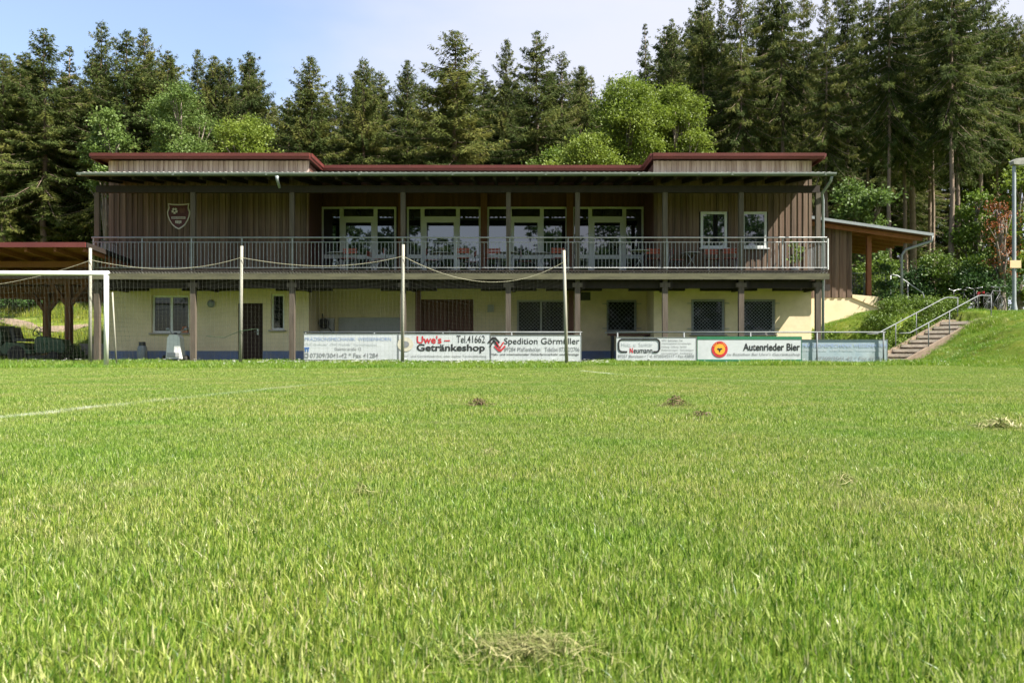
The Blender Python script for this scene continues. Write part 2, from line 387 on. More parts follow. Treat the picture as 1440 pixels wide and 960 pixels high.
M['rough'] = turf_mat('rough_grass_blades', [(0,(.06,.13,.010)),(.5,(.13,.23,.016)),(.9,(.22,.31,.035)),(1,(.36,.36,.14))], (1.2,1.1,1), (.75,.95,.8), .5, .38, False)
M['meadow'] = turf_mat('meadow_blades', [(0,(.07,.12,.012)),(.5,(.14,.20,.02)),(.85,(.22,.26,.03)),(1,(.42,.40,.06))], (1.3,1.1,1), (.8,.95,.8), .4, .38, False)
M['soil'] = turf_mat('ground_turf', [(0,(.085,.12,.018)),(1,(.095,.13,.02))], (1.25,1.05,1), (.7,.85,.75), .9, 0, True)

# ---------------------------------------------------------------- ground
def axis(spec):
    out = []
    for a, b, n in spec: out += list(np.linspace(a, b, n, endpoint=False))
    return np.array(out + [spec[-1][1]])
gx = axis([(-400,-60,6),(-60,-24,8),(-24,8,22),(8,12,14),(12,18,40),(18,24,16),(24,60,10),(60,400,6)])
gy = axis([(-400,-60,5),(-60,0,8),(0,18,10),(18,26,24),(26,31,36),(31,48,40),(48,100,12),(100,500,6)])
GX, GY = np.meshgrid(gx, gy)
rg = np.random.default_rng(3)
V = np.array([(x, y, terrain(x, y)) for x, y in zip(GX.ravel(), GY.ravel())])
bumpy = (V[:,2] > .05) & (np.abs(V[:,0]) < 40) & (V[:,1] < 60)
V[bumpy,2] += rg.uniform(-.012,.012,bumpy.sum())
nx, ny = len(gx), len(gy)
Q = [(j*nx+i, j*nx+i+1, (j+1)*nx+i+1, (j+1)*nx+i) for j in range(ny-1) for i in range(nx-1)]
gme = mesh_np('ground', V, Q, None, np.full(len(V), .5), M['soil'])
gme.polygons.foreach_set('use_smooth', [True]*len(gme.polygons))
tag(objm('ground', gme), kind='structure')
pth = MB()
pp = [(-26,39.5),(-22.2,38.0),(-20.9,37.5),(-19.6,37.7),(-18.9,39.0)]
for i in range(len(pp)-1):
    for k in range(4):
        (xa,ya),(xb,yb) = [(pp[i][0]+(pp[i+1][0]-pp[i][0])*q/4, pp[i][1]+(pp[i+1][1]-pp[i][1])*q/4) for q in (k,k+1)]
        pth.add([(xa,ya,terrain(xa,ya)+.05),(xb,yb,terrain(xb,yb)+.05),(xb,yb+0.7,terrain(xb,yb+0.7)+.03),(xa,ya+0.7,terrain(xa,ya+0.7)+.03)],[(0,1,2,3)])
tag(pth.build('path', M['riser']), kind='structure')

# ---------------------------------------------------------------- grass tiles and scattering
def blades(n, sx, sy, h, wd, lean, seed, segs=2, disc=False, shade=(0,.94), dry=.04):
    r = np.random.default_rng(seed)
    if disc:
        a = r.uniform(0, 2*np.pi, n); q = np.sqrt(r.uniform(0,1,n)); x = q*sx*np.cos(a); y = q*sx*np.sin(a)
    else: x = r.uniform(-sx/2, sx/2, n); y = r.uniform(-sy/2, sy/2, n)
    yaw = r.uniform(0, 2*np.pi, n); H = r.uniform(h[0], h[1], n) * r.uniform(.7,1,n); W = r.uniform(wd*.6, wd*1.15, n)
    ld = r.uniform(0, 2*np.pi, n); lm = np.abs(r.normal(0, lean, n)).clip(0, 1.4)
    cx, cy = np.cos(yaw)*W/2, np.sin(yaw)*W/2
    B = np.stack([x, y, np.full(n, -.004)], 1); S = np.stack([cx, cy, np.zeros(n)], 1)
    dx, dy = np.cos(ld)*lm, np.sin(ld)*lm
    vs = []
    for k in range(segs):
        f = k/segs; wf = 1 - .35*f
        c = B + np.stack([dx*H*f*f, dy*H*f*f, H*f*(1-.25*lm*f)], 1)
        vs += [c - S*wf, c + S*wf]
    vs.append(B + np.stack([dx*H, dy*H, H*(1-.25*lm)], 1))
    k = 2*segs + 1
    V = np.stack(vs, 1).reshape(-1, 3)
    i0 = (np.arange(n)*k)[:,None]
    quads = np.concatenate([i0 + np.array([[2*s, 2*s+1, 2*s+3, 2*s+2]]) for s in range(segs-1)]) if segs > 1 else None
    tris = i0 + np.array([[2*segs-2, 2*segs-1, 2*segs]])
    sh = r.uniform(shade[0], shade[1], n); d = r.uniform(0,1,n) < dry; sh[d] = r.uniform(.955, 1, d.sum())
    return V, quads, tris, np.repeat(sh, k)

def scatter(name, pts, scl, meshes, label, cat, seed):
    r = np.random.default_rng(seed); n = len(pts)
    me = bpy.data.meshes.new(name); me.vertices.add(n); me.vertices.foreach_set('co', np.asarray(pts, np.float32).ravel())
    for nm, ty, val in (('rz','FLOAT', r.uniform(0, 2*np.pi, n)), ('sc','FLOAT', scl), ('pick','INT', r.integers(0, len(meshes), n))):
        a = me.attributes.new(nm, ty, 'POINT'); a.data.foreach_set('value', np.asarray(val))
    o = objm(name, me); tag(o, label, cat, kind='stuff')
    tiles = bpy.data.collections.new(name + '_tiles')
    for i, q in enumerate(meshes): tiles.objects.link(bpy.data.objects.new(f'{name}_tile', q))
    g = bpy.data.node_groups.new(name + '_nodes', 'GeometryNodeTree')
    g.interface.new_socket('Geometry', in_out='INPUT', socket_type='NodeSocketGeometry')
    g.interface.new_socket('Geometry', in_out='OUTPUT', socket_type='NodeSocketGeometry')
    N = g.nodes; L = g.links
    gi = N.new('NodeGroupInput'); go = N.new('NodeGroupOutput')
    mtp = N.new('GeometryNodeMeshToPoints'); iop = N.new('GeometryNodeInstanceOnPoints')
    ci = N.new('GeometryNodeCollectionInfo'); ci.inputs['Collection'].default_value = tiles
    ci.inputs['Separate Children'].default_value = True; ci.inputs['Reset Children'].default_value = True
    def na(nm, ty):
        q = N.new('GeometryNodeInputNamedAttribute'); q.data_type = ty; q.inputs['Name'].default_value = nm; return q.outputs['Attribute']
    cx = N.new('ShaderNodeCombineXYZ'); L.new(na('rz','FLOAT'), cx.inputs['Z'])
    L.new(gi.outputs[0], mtp.inputs[0]); L.new(mtp.outputs[0], iop.inputs['Points']); L.new(ci.outputs[0], iop.inputs['Instance'])
    iop.inputs['Pick Instance'].default_value = True; L.new(na('pick','INT'), iop.inputs['Instance Index'])
    L.new(cx.outputs[0], iop.inputs['Rotation']); L.new(na('sc','FLOAT'), iop.inputs['Scale'])
    L.new(iop.outputs[0], go.inputs[0])
    md = o.modifiers.new('scatter', 'NODES'); md.node_group = g
    return o

def tiles(n, cnt, size, h, wd, lean, seed, segs, m, **k):
    return [mesh_np('grass_tile', *blades(cnt, size, size, h, wd, lean, seed+i, segs, **k), m) for i in range(n)]

def tile_pts(y0, y1, step, seed):
    r = np.random.default_rng(seed); out = []
    y = y0
    while y < y1:
        hw = .74*y + .9
        for x in np.arange(-hw, hw, step): 
            if x < 12.4: out.append((x + r.uniform(-.1,.1)*step, y + r.uniform(-.1,.1)*step, 0))
        y += step
    return np.array(out)

near = tiles(5, 9800, .52, (.020,.041), .0026, .36, 11, 3, M['turf'])
p = tile_pts(.55, 4.4, .40, 1)
scatter('lawn_grass', p, np.random.default_rng(5).uniform(.9,1.12,len(p)), near, 'close blades of sunlit mown grass in the foreground of the pitch', 'grass', 2)
mid = tiles(4, 15000, 1.2, (.019,.040), .0038, .38, 31, 2, M['turf'])
p = tile_pts(4.4, 12, .9, 3)
scatter('pitch_grass', p, np.random.default_rng(6).uniform(.9,1.15,len(p)), mid, 'mown grass across the middle of the football pitch', 'grass', 4)
far = tiles(3, 14000, 2.6, (.018,.038), .009, .4, 51, 1, M['turf'])
p = tile_pts(12, 23.4, 1.9, 7)
scatter('far_grass', p, np.random.default_rng(8).uniform(.9,1.1,len(p)), far, 'short pale green turf along the far end of the pitch', 'grass', 9)

clump = tiles(5, 46, .30, (.07,.16), .010, .5, 71, 2, M['rough'], disc=True, dry=.05)
r = np.random.default_rng(21)
pts = []
for x, y in zip(r.uniform(-21, 12.8, 12000), r.uniform(19.2, 27.9, 12000)):
    edge = (19.7 if x < 1.6 else 23.4) + .25*math.sin(x*1.7) + .2*math.sin(x*.6+1)
    if y > edge: pts.append((x, y, terrain(x, y)))
pts = np.array(pts)
near_ = np.clip((pts[:,1]-19.5)/5.5, 0, 1)
scatter('rough_grass', pts, r.uniform(.55,1.0,len(pts))*(.95+.45*near_)*(1+.3*np.sin(pts[:,0]*2.3)*np.sin(pts[:,0]*.7)), clump, 'longer unmown grass strip in front of the clubhouse and boards', 'grass', 22)
def on_stairs(x, y):
    d = Vector((x-12.75, y-27.0)); a = d.x*.89+d.y*.456; b = -d.x*.456+d.y*.89
    return -.1 < a < 4.3 and -.1 < b < 1.55
pts = []
for x, y in zip(r.uniform(12.0, 24, 17000), r.uniform(15, 36, 17000)):
    if x < .8*y and not on_stairs(x, y): pts.append((x, y, terrain(x, y)))
for x, y in zip(r.uniform(10.4, 16, 2600), r.uniform(27.4, 31.1, 2600)):
    if not on_stairs(x, y): pts.append((x, y, terrain(x, y)))
pts = np.array(pts)
scatter('bank_grass', pts, r.uniform(.3,.8,len(pts))*(1+.35*np.sin(pts[:,0]*1.9)*np.sin(pts[:,1]*1.3)), clump, 'uneven yellow green grass on the bank beside the stairs', 'grass', 23)
mead = tiles(4, 42, .40, (.15,.42), .014, .5, 91, 2, M['meadow'], disc=True, dry=.12)
pts = []
for x, y in zip(r.uniform(-30, -11, 3800), r.uniform(32.5, 46, 3800)):
    if not any(abs(y-.6-(a[1]+(b[1]-a[1])*(x-a[0])/(b[0]-a[0]))) < .6 for a, b in zip(pp, pp[1:]) if a[0] <= x <= b[0]):
        pts.append((x, y, terrain(x, y)))
for x, y in zip(r.uniform(11, 30, 1200), r.uniform(34, 46, 1200)): pts.append((x, y, terrain(x, y)))
pts = np.array(pts)
scatter('meadow_grass', pts, r.uniform(.6,1.2,len(pts)), mead, 'tall yellow green meadow grass on the slope behind the open shelter', 'grass', 24)
# daisies in the rough strip
dv = MB()
for k in range(7):
    a = k*2*math.pi/7
    dv.add([(0,0,.1),(.022*math.cos(a-.35),.022*math.sin(a-.35),.107),(.034*math.cos(a),.034*math.sin(a),.11),(.022*math.cos(a+.35),.022*math.sin(a+.35),.107)],[(0,1,2,3)])
dme = bpy.data.meshes.new('daisy_tile'); dme.from_pydata(dv.v, [], dv.f); dme.materials.append(M['white'])
pts = np.array([(x, y, terrain(x, y)) for x, y in zip(np.concatenate([r.uniform(-7,2.5,260), r.uniform(-18,12,160)]), np.concatenate([r.uniform(20.2,24.9,260), r.uniform(23.0,26.5,160)]))])
scatter('daisies', pts, r.uniform(1.0,1.7,len(pts)), [dme], 'small white daisies in the unmown strip under the boards', 'flowers', 25)

# loose mowing clumps lying on the pitch
M['hay'] = leaf_mat('dry_cuttings', [(0,(.09,.12,.025)),(.5,(.19,.20,.065)),(1,(.34,.31,.15))], .25, .3, 6)
M['hay_dark'] = leaf_mat('brown_cuttings', [(0,(.045,.035,.015)),(.5,(.10,.07,.035)),(1,(.22,.15,.08))], .2, .3, 6)
for px, py, rad, hh, n, mm, lab in (
    (745, 905, .074, .014, 820, 'hay', 'large straw coloured heap of grass cuttings lying at the bottom edge of the photo'),
    (510, 690, .022, .035, 90, 'hay', 'pale clump of cuttings on the lawn left of centre, below the net pole'),
    (690, 637, .04, .03, 110, 'hay', 'small flattened dry tuft near the middle of the lawn'),
    (672, 569, .08, .05, 150, 'hay_dark', 'reddish brown scrap of cut grass far out on the pitch'),
    (950, 569, .08, .07, 190, 'hay_dark', 'dark brown clod of cut grass on the pitch below the round beer emblem'),
    (1188, 676, .05, .03, 170, 'hay', 'greenish dry cuttings on the right part of the lawn, smaller of two there'),
    (1405, 600, .11, .05, 240, 'hay', 'wide grey green drift of cuttings near the right edge of the photo'),
    (985, 583, .07, .03, 70, 'hay_dark', 'thin brown wisps lying just right of the dark clod')):
    Y = F*(CAMH-.02)/(py-YH); X = WX(px, Y)
    rr = np.random.default_rng(int(px*7+py)); V0, q0, t0, s0 = blades(n, rad, rad, (.018,.05) if Y < 2 else (.02,.06) if Y < 3.6 else (.03,.09), .0019 if Y < 3.5 else .007, 1.3, int(px), 3, disc=True, shade=(0,1), dry=0)
    a = np.repeat(rr.uniform(0,1,n), 7); b0 = np.repeat((V0[0::7,:2]+V0[1::7,:2])/2, 7, axis=0); th_ = np.arctan2(b0[:,1], b0[:,0])
    mul = np.repeat(np.clip(rr.gamma(2.2, .42, n), 0, 1.45), 7)*(1+.35*np.sin(3*th_+px)+.2*np.sin(5*th_)); V0[:,:2] += b0*(mul-1)[:,None]
    d = np.hypot(V0[:,0], V0[:,1])/rad
    V0[:,2] = V0[:,2]*.35 + .012 + hh*np.clip(1-d*d,0,1)*a; V0[:,0] *= 1.25
    o = objm('grass_clump', mesh_np('grass_clump', V0, q0, t0, s0, M[mm])); o.location = (X, Y, 0)
    tag(o, lab, 'grass cuttings', 'loose grass cuttings on the pitch')

# ---------------------------------------------------------------- wall helpers
def wall_cells(mb, x0, x1, z0, z1, y0, y1, openings):
    xs = sorted({x0, x1, *[q for o in openings for q in o[:2]]}); 
    for a, b in zip(xs, xs[1:]):
        m = (a+b)/2; cuts = sorted([(o[2], o[3]) for o in openings if o[0] < m < o[1]]); z = z0
        for c, d in cuts:
            if c > z: mb.box(a, b, y0, y1, z, c)
            z = d
        if z < z1: mb.box(a, b, y0, y1, z, z1)

def board_wall(mb, x0, x1, z0, z1, y, openings=(), wd=.10, seed=0, th=.025):
    rr = random.Random(seed); x = x0; k = 0
    while x < x1 - .01:
        b = min(x + wd*rr.uniform(.85,1.15), x1); off = (.022 if k % 2 else 0) + rr.uniform(0,.006); sh = rr.random()
        a, c = x + .003, b - .003
        segs = [(z0, z1)]
        for o in openings:
            if a < o[1] and c > o[0]:
                ns = []
                for s in segs:
                    if o[2] > s[0]: ns.append((s[0], min(s[1], o[2])))
                    if o[3] < s[1]: ns.append((max(s[0], o[3]), s[1]))
                segs = ns
        for s in segs: mb.box(a, c, y-off-th, y, s[0], s[1], sh)
        x = b; k += 1

def frame(mb, x0, x1, z0, z1, y0, y1, w):
    mb.box(x0, x0+w, y0, y1, z0, z1); mb.box(x1-w, x1, y0, y1, z0, z1)
    mb.box(x0+w, x1-w, y0, y1, z0, z0+w); mb.box(x0+w, x1-w, y0, y1, z1-w, z1)

# ---------------------------------------------------------------- clubhouse
DECK, WY, RY = 3.0, 28.7, 30.3            # deck height, front wall plane, recessed wall plane
LX, RX, CL, CR = -13.78, 10.24, -6.95, 4.85
house = empty('clubhouse', (-1.8, 32, 0), 'two storey clubhouse with yellow ground floor, weathered wooden upper floor and red flat roof', 'clubhouse')
# ground floor walls
OL = [(-12.33,-11.05,1.03,2.32), (-9.37,-8.52,.02,2.05), (-8.25,-7.79,1.13,2.37)]
b = MB(); wall_cells(b, LX, CL, .42, 2.72, WY, WY+.3, [o for o in OL if o[2] > .42] + [(-9.37,-8.52,.42,2.05)])
b.box(LX, LX+.3, WY+.3, 36, .42, 2.72); b.box(CL-.3, CL, WY+.3, RY+.2, .42, 2.72)
b.build('wall', M['plaster'], house)
OR = [(6.13,7.28,.98,2.18), (7.86,9.0,.98,2.18)]
b = MB(); wall_cells(b, CR, RX, .42, 2.72, WY, WY+.3, OR); b.box(RX-.3, RX, WY+.3, 36, .42, 2.72); b.box(CR, CR+.3, WY+.3, RY+.2, .42, 2.72)
b.build('wall', M['plaster'], house)
OC = [(-3.29,-1.39,.02,2.28), (.18,1.93,1.07,2.26), (3.42,4.5,1.10,2.26)]
b = MB(); wall_cells(b, CL, CR, .42, 2.72, RY, RY+.2, [(-3.29,-1.39,.42,2.28)] + OC[1:])
b.build('wall', M['plaster'], house)
b = MB()
for x0, x1 in ((LX-.004,-9.37),(-8.52,CL)): b.box(x0, x1, WY-.012, WY+.3, -.1, .42)
b.box(CR, RX+.004, WY-.012, WY+.3, -.1, .42)
b.box(CL, -3.29, RY-.012, RY+.2, -.1, .42); b.box(-1.39, CR, RY-.012, RY+.2, -.1, .42)
b.box(LX-.004, LX+.3, WY+.3, 36, -.1, .42); b.box(RX-.3, RX+.004, WY+.3, 36, -.1, .42)
b.box(CL-.3, CL+.012, WY+.3, RY-.012, -.1, .42); b.box(CR-.012, CR+.3, WY+.3, RY-.012, -.1, .42)
b.build('plinth', M['plinth'], house)
MB().box(LX, RX, 35.9, 36.1, -.1, 6.8).build('rear_wall', M['plaster'], house)
MB().box(CL-.05, CR+.05, WY-1.2, RY+.1, .005, .05).build('terrace_slab', M['concrete'], house)

def window(x0, x1, z0, z1, y, mull=(), transom=None, gl='glass', sill=True, fw=.07, th=.07, depth=.10, label=None, fm='frame', name='window'):
    """frame set into the opening at wall face y; panes and sill are its sub-parts"""
    fy = y + depth
    b = MB(); frame(b, x0, x1, z0, z1, fy, fy+th, fw)
    edges = [x0+fw] ; 
    for m in mull:
        b.box(m-fw*.55, m+fw*.55, fy, fy+th, z0+fw, z1-fw); edges += [m-fw*.55, m+fw*.55]
    edges.append(x1-fw)
    if transom:
        for i in range(0, len(edges), 2): b.box(edges[i], edges[i+1], fy+.004, fy+th, transom-fw*.5, transom+fw*.5)
    w = b.build(name, M[fm], house)
    if label: w['label'] = label
    for i in range(0, len(edges), 2):
        MB().box(edges[i]-.01, edges[i+1]+.01, fy+.028, fy+.04, z0+fw-.01, z1-fw+.01).build('pane', M[gl], w)
    if sill: MB().box(x0-.06, x1+.06, y-.10, fy, z0-.045, z0-.002).build('sill', M['concrete'] if y < 29 and z0 < 2 else M['frame'], w)
    return w
w = window(*OL[0], WY, mull=[-11.68], gl='glass_low', fm='white', label='wide white window with two panes and concrete sill')
MB().box(-11.3,-11.08,WY-.06,WY+.02,1.035,1.15).lathe([(.05,0),(.09,.05),(.06,.1)],(-11.19,WY-.02,1.15),8).build('flower_box', M['terracotta'], w)
b = MB()
for k in range(26): b.box(-12.26+k*.046, -12.245+k*.046+.012, WY+.15, WY+.17, 1.12, 2.24, (k*37%10)/10)
window(*OL[2], WY, gl='glass_low', fm='white', label='narrow white window beside the brown door')
def door(x0, x1, z0, z1, y, m, leaves=1, label=None):
    b = MB(); b.box(x0, x0+.07, y+.06, y+.16, z0, z1); b.box(x1-.07, x1, y+.06, y+.16, z0, z1); b.box(x0+.07, x1-.07, y+.06, y+.16, z1-.07, z1)
    wd = (x1-x0-.14)/leaves
    for k in range(leaves):
        a = x0+.07+k*wd
        n = max(3, int(wd/.12))
        for j in range(n): b.box(a+.004+j*(wd-.008)/n, a+.0+(j+1)*(wd-.008)/n, y+.09, y+.13, z0+.01, z1-.075, (j*53%7)/7)
    d = b.build('door', m, house)
    if label: d['label'] = label
    h = MB(); hx = x1-.2 if leaves == 1 else (x0+x1)/2+.09
    h.box(hx-.03, hx+.03, y+.08, y+.089, z0+.95, z0+1.15); h.tube([(hx,y+.08,z0+1.06),(hx,y+.03,z0+1.06),(hx-.12,y+.03,z0+1.06)], .011, 6)
    h.build('handle', M['light_steel'], d)
    return d
door(*OL[1], WY, M['door'], label='single dark brown plank door')
door(*OC[0], RY, M['door_red'], 2, 'double red brown plank door in the recess')

def grille(x0, x1, z0, z1, y, par, st=.12, wy=28.7):
    b = MB(); frame(b, x0, x1, z0, z1, y-.012, y+.012, .025)
    w_, h_ = x1-x0, z1-z0; k = -h_
    while k < w_:
        for flip in (0, 1):
            a, c = max(0, k), min(w_, k+h_)
            if c - a > .02:
                p, q = (a, a-k), (c, c-k)
                if flip: p, q = (w_-p[0], p[1]), (w_-q[0], q[1])
                b.bar((x0+p[0], y+(.006 if flip else -.006), z0+p[1]), (x0+q[0], y+(.006 if flip else -.006), z0+q[1]), .008, .008, up=(0,1,0))
        k += st
    for z in (z0+.08, z1-.12):
        for x, s in ((x0, -1), (x1, 1)): b.bar((x, y, z), (x+s*.18, y, z), .02, .02); b.bar((x+s*.17, y, z), (x+s*.17, wy+.02, z), .02, .02)
    b.build('security_grille', M['dull_zinc'], par)
for i, o in enumerate(OR):
    w = window(*o, WY, gl='glass_low', label=('lower window with diamond grille left of a post', 'lower window with diamond grille beside the sunlit wall')[i], fm='grey_panel')
    grille(o[0]+.04, o[1]-.04, o[2]+.12, o[3]-.02, WY-.06, w)
w = window(*OC[1], RY, mull=[1.05], gl='glass_low', label='double window with leaded diamond panes in the recess', fm='grey_panel')
b = MB()
for p0, p1 in ((.26,.99),(1.11,1.86)):
    st = .13; h_ = 1.02; k = -h_; ww = p1-p0
    while k < ww:
        for fl in (0,1):
            a, c = max(0,k), min(ww,k+h_)
            if c-a > .02:
                p, q = (a,a-k),(c,c-k)
                if fl: p, q = (ww-p[0],p[1]),(ww-q[0],q[1])
                b.bar((p0+p[0],RY+.118,1.16+p[1]),(p0+q[0],RY+.118,1.16+q[1]),.009,.008,up=(0,1,0))
        k += st
b.build('lattice', M['zinc'], w)
w = window(*OC[2], RY, gl='glass_low', label='single grey framed window at the right end of the recess', fm='grey_panel')
grille(OC[2][0]+.02, OC[2][1]-.02, OC[2][2]+.05, OC[2][3]-.02, RY-.06, w, .16, RY)
b = MB(); b.lathe([(.13,0),(.13,-.05),(.09,-.10),(.03,-.12)], (-10.28, WY-.001, 2.03), 16, 'y'); b.build('wall_lamp', M['dull_zinc'], house, True)
b = MB(); b.box(-.88,-.66,RY-.12,RY-.002,1.82,2.08); b.lathe([(.07,0),(.07,-.02)],(-.77,RY-.12,1.95),12,'y'); b.build('wall_box', M['grey_panel'], house)
b = MB(); b.box(2.35,2.75,WY+.7,WY+.95,2.2,2.48); b.lathe([(.09,0),(.1,-.03)],(2.55,WY+.7,2.34),12,'y'); b.build('wall_speaker', M['dark_steel'], house)
b = MB(); b.box(-6.25,-4.0,RY-.06,RY-.014,.6,1.62); b.box(-6.9,-6.4,RY-.14,RY-.014,1.0,1.6)
b.build('wall_panel', M['grey_panel'], house)
b = MB(); b.tube([(-6.8,RY-.2,1.75),(-6.7,RY-.3,1.35),(-6.5,RY-.35,1.2),(-6.3,RY-.3,.9),(-6.0,RY-.28,.75),(-5.6,RY-.3,.6)], .02, 6)
b.lathe([(.16,0),(.20,-.05),(.16,-.1)],(-6.75,RY-.15,1.4),12,'y'); b.build('garden_hose', M['dark_steel'], house)

# upper floor
UO_L = []; UO_R = [(6.45,7.35,3.93,5.17), (7.86,8.71,3.93,5.17)]
b = MB(); board_wall(b, LX, CL, DECK, 6.32, WY, seed=1); b.build('wooden_wall', M['wood_wall'], house)
b = MB(); board_wall(b, CR, RX, DECK, 6.32, WY, UO_R, seed=2); b.build('wooden_wall', M['wood_wall'], house)
b = MB()
wall_cells(b, LX+.01, CL-.01, 2.72, 6.88, WY+.002, WY+.2, [])
b.box(LX+.01, LX+.2, WY+.2, 36, 2.72, 6.88)
b.build('wall_core', M['wood_dark'], house)
b = MB(); wall_cells(b, CR+.01, RX-.01, 2.72, 6.88, WY+.002, WY+.2, UO_R); b.box(RX-.2, RX-.01, WY+.2, 36, 2.72, 6.88); b.build('wall_core', M['wood_dark'], house)
b = MB(); board_wall(b, LX, CL+.02, 6.33, 6.90, WY-.01, seed=5, wd=.085); b.build('bleached_wall', M['wood_band'], house)
b = MB(); board_wall(b, CR-.02, RX, 6.33, 6.90, WY-.01, seed=6, wd=.085); b.build('bleached_wall', M['wood_band'], house)
# side cheeks of the recess (boards along y)
for x, s, sd in ((CL, 1, 7), (CR, -1, 8)):
    b = MB(); rr = random.Random(sd); y = WY+.02
    while y < 30.6:
        b.box(min(x,x+s*.03), max(x,x+s*.03), y+.003, min(y+.13,30.62)-.003, DECK, 6.8, rr.random()); y += .13
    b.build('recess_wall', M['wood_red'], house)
for i, o in enumerate(UO_R):
    window(*o, WY-.05, fw=.085, depth=.03, label=('white upper window with dark pane', 'white upper window mirroring the sky, half behind a post')[i])
GY_ = 30.5
for q in (564.5, 680.5, 801.5):
    MB().box(WX(q,30.36)-.12, WX(q,30.36)+.12, 30.36, 30.46, DECK, 6.4, .6).build('pier', M['pier'], house)
def PX(p): return WX(p, GY_)
units = [(452,557,484,524), (572,676,598,640), (685,798,721,758), (805,905,834,874)]
b = MB(); ops = [(PX(u[0]), PX(u[1]), DECK, 5.66) for u in units]
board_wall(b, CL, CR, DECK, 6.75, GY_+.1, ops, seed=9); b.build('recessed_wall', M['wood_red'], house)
MB().box(CL, CR, GY_+.30, GY_+.34, 2.72, 6.8).build('wall_core', M['wood_dark'], house)
for k, u in enumerate(units):
    x0, x1, d0, d1 = [PX(q) for q in u]; z0, z1 = DECK+.01, 5.65
    for a, c in ((x0, d0-.10), (d1+.10, x1)):
        b = MB(); frame(b, a, c, z0, z1, GY_+.02, GY_+.10, .07); b.box(a+.07, c-.07, GY_+.024, GY_+.1, 3.78, 3.92)
        wdw = b.build('window', M['frame'], house)
        MB().box(a+.06, c-.06, GY_+.05, GY_+.06, z0+.06, z1-.06).build('pane', M['glass'], wdw)
    b = MB(); frame(b, d0-.10, d1+.10, z0, z1, GY_, GY_+.1, .065); b.box(d0-.034, d1+.034, GY_+.004, GY_+.1, 5.17, 5.30)
    frame(b, d0-.033, d1+.033, z0+.067, 5.168, GY_-.012, GY_+.07, .085); b.box(d0+.053, d1-.053, GY_-.008, GY_+.07, 3.76, 3.90)
    dr = b.build('terrace_door', M['frame'], house)
    MB().box(d0+.04, d1-.04, GY_+.03, GY_+.04, z0+.14, 5.095).box(d0-.02, d1+.02, GY_+.05, GY_+.06, 5.3, 5.57).build('pane', M['glass'], dr)
    MB().box(d1-.10, d1-.06, GY_-.03, GY_-.013, 4.0, 4.2).tube([(d1-.08,GY_-.02,4.12),(d1-.08,GY_-.07,4.12),(d1-.2,GY_-.07,4.12)], .011, 6).build('handle', M['light_steel'], dr)
    hx = (x0+x1)/2
# flat red roof
z0, z1 = 6.905, 7.04
b = MB()
out = [(LX-.35,28.2),(CL+.15,28.2),(CL+.15,30.04),(CR-.12,30.04),(CR-.12,28.2),(RX+.25,28.2),(RX+.25,36.4),(LX-.35,36.4)]
n = len(out)
b.add([(x,y,z0+.05) for x,y in out]+[(x,y,z1-.02) for x,y in out], [tuple(range(n-1,-1,-1)), tuple(range(n,2*n))])
roof = b.build('roof', M['wood_red'], house)
b = MB()
for (xa,ya),(xb,yb) in zip(out, out[1:]+out[:1]):
    d = Vector((xb-xa,yb-ya)).normalized(); nrm = Vector((d.y,-d.x))
    pts_ = [(0,z0-.04),(.03,z0-.04),(.045,z1-.1),(.075,z1-.095),(.085,z1+.01),(0,z1+.01)]
    ea = Vector((xa,ya))-d*0; eb = Vector((xb,yb))
    vs = [(ea.x+nrm.x*o_, ea.y+nrm.y*o_, zz) for o_,zz in pts_]+[(eb.x+nrm.x*o_, eb.y+nrm.y*o_, zz) for o_,zz in pts_]
    k = len(pts_); b.add(vs, [(i,(i+1)%k,k+(i+1)%k,k+i) for i in range(k)]+[tuple(range(k-1,-1,-1)),tuple(range(k,2*k))])
b.build('fascia', M['red_metal'], roof)
# canopy over the balcony: corrugated sheet, rafters, beam, gutter
CX0, CX1, GYf = -13.45, 9.98, 26.25
def canz(y): return 5.985 + (y-26.25)*.135
b = MB(); xs = np.arange(CX0, CX1+.001, .03); yb_ = lambda x: 30.45 if CL-.06 < x < CR+.06 else WY-.05
vs = []
for x in xs:
    zc = .028*math.sin(x/.177*2*math.pi); y1 = yb_(x)
    vs += [(x,26.22,canz(26.22)+zc),(x,y1,canz(y1)+zc),(x,26.22,canz(26.22)+zc+.008),(x,y1,canz(y1)+zc+.008)]
fs = []
for i in range(len(xs)-1):
    a, c = i*4, i*4+4
    fs += [(a,c,c+1,a+1),(a+2,a+3,c+3,c+2),(a,a+2,c+2,c)]
b.add(vs, fs); can = b.build('canopy', M['fibre'], house)
b = MB(); x = CX0+.12; k = 0
while x < CX1:
    y1 = yb_(x)
    b.bar((x,26.36,canz(26.36)-.12),(x,y1,canz(y1)-.12),.09,.15,(k*31%9)/9); x += .71; k += 1
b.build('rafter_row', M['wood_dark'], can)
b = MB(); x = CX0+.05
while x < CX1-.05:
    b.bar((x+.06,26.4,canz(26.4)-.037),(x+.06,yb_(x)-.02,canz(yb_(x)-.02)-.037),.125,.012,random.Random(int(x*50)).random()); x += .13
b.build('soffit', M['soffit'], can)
b = MB(); g = [(-.07,.035),(-.075,-.01),(-.055,-.055),(0,-.075),(.055,-.055),(.07,0),(.065,.0),(.05,-.045),(0,-.062),(-.05,-.045),(-.066,-.005),(-.062,.035)]
gv = []
for x in (-14.02+.57-.1, CX1+.12): gv += [(x, 26.17+a, canz(26.2)-.045+c) for a, c in g]
kk = len(g); b.add(gv, [(i,(i+1)%kk,kk+(i+1)%kk,kk+i) for i in range(kk)])
for x in np.arange(CX0, CX1, 2.9): b.box(x-.03, x+.03, 26.08, 26.1, canz(26.2)-.1, canz(26.2)-.02)
gut = b.build('gutter', M['gutter'], house)
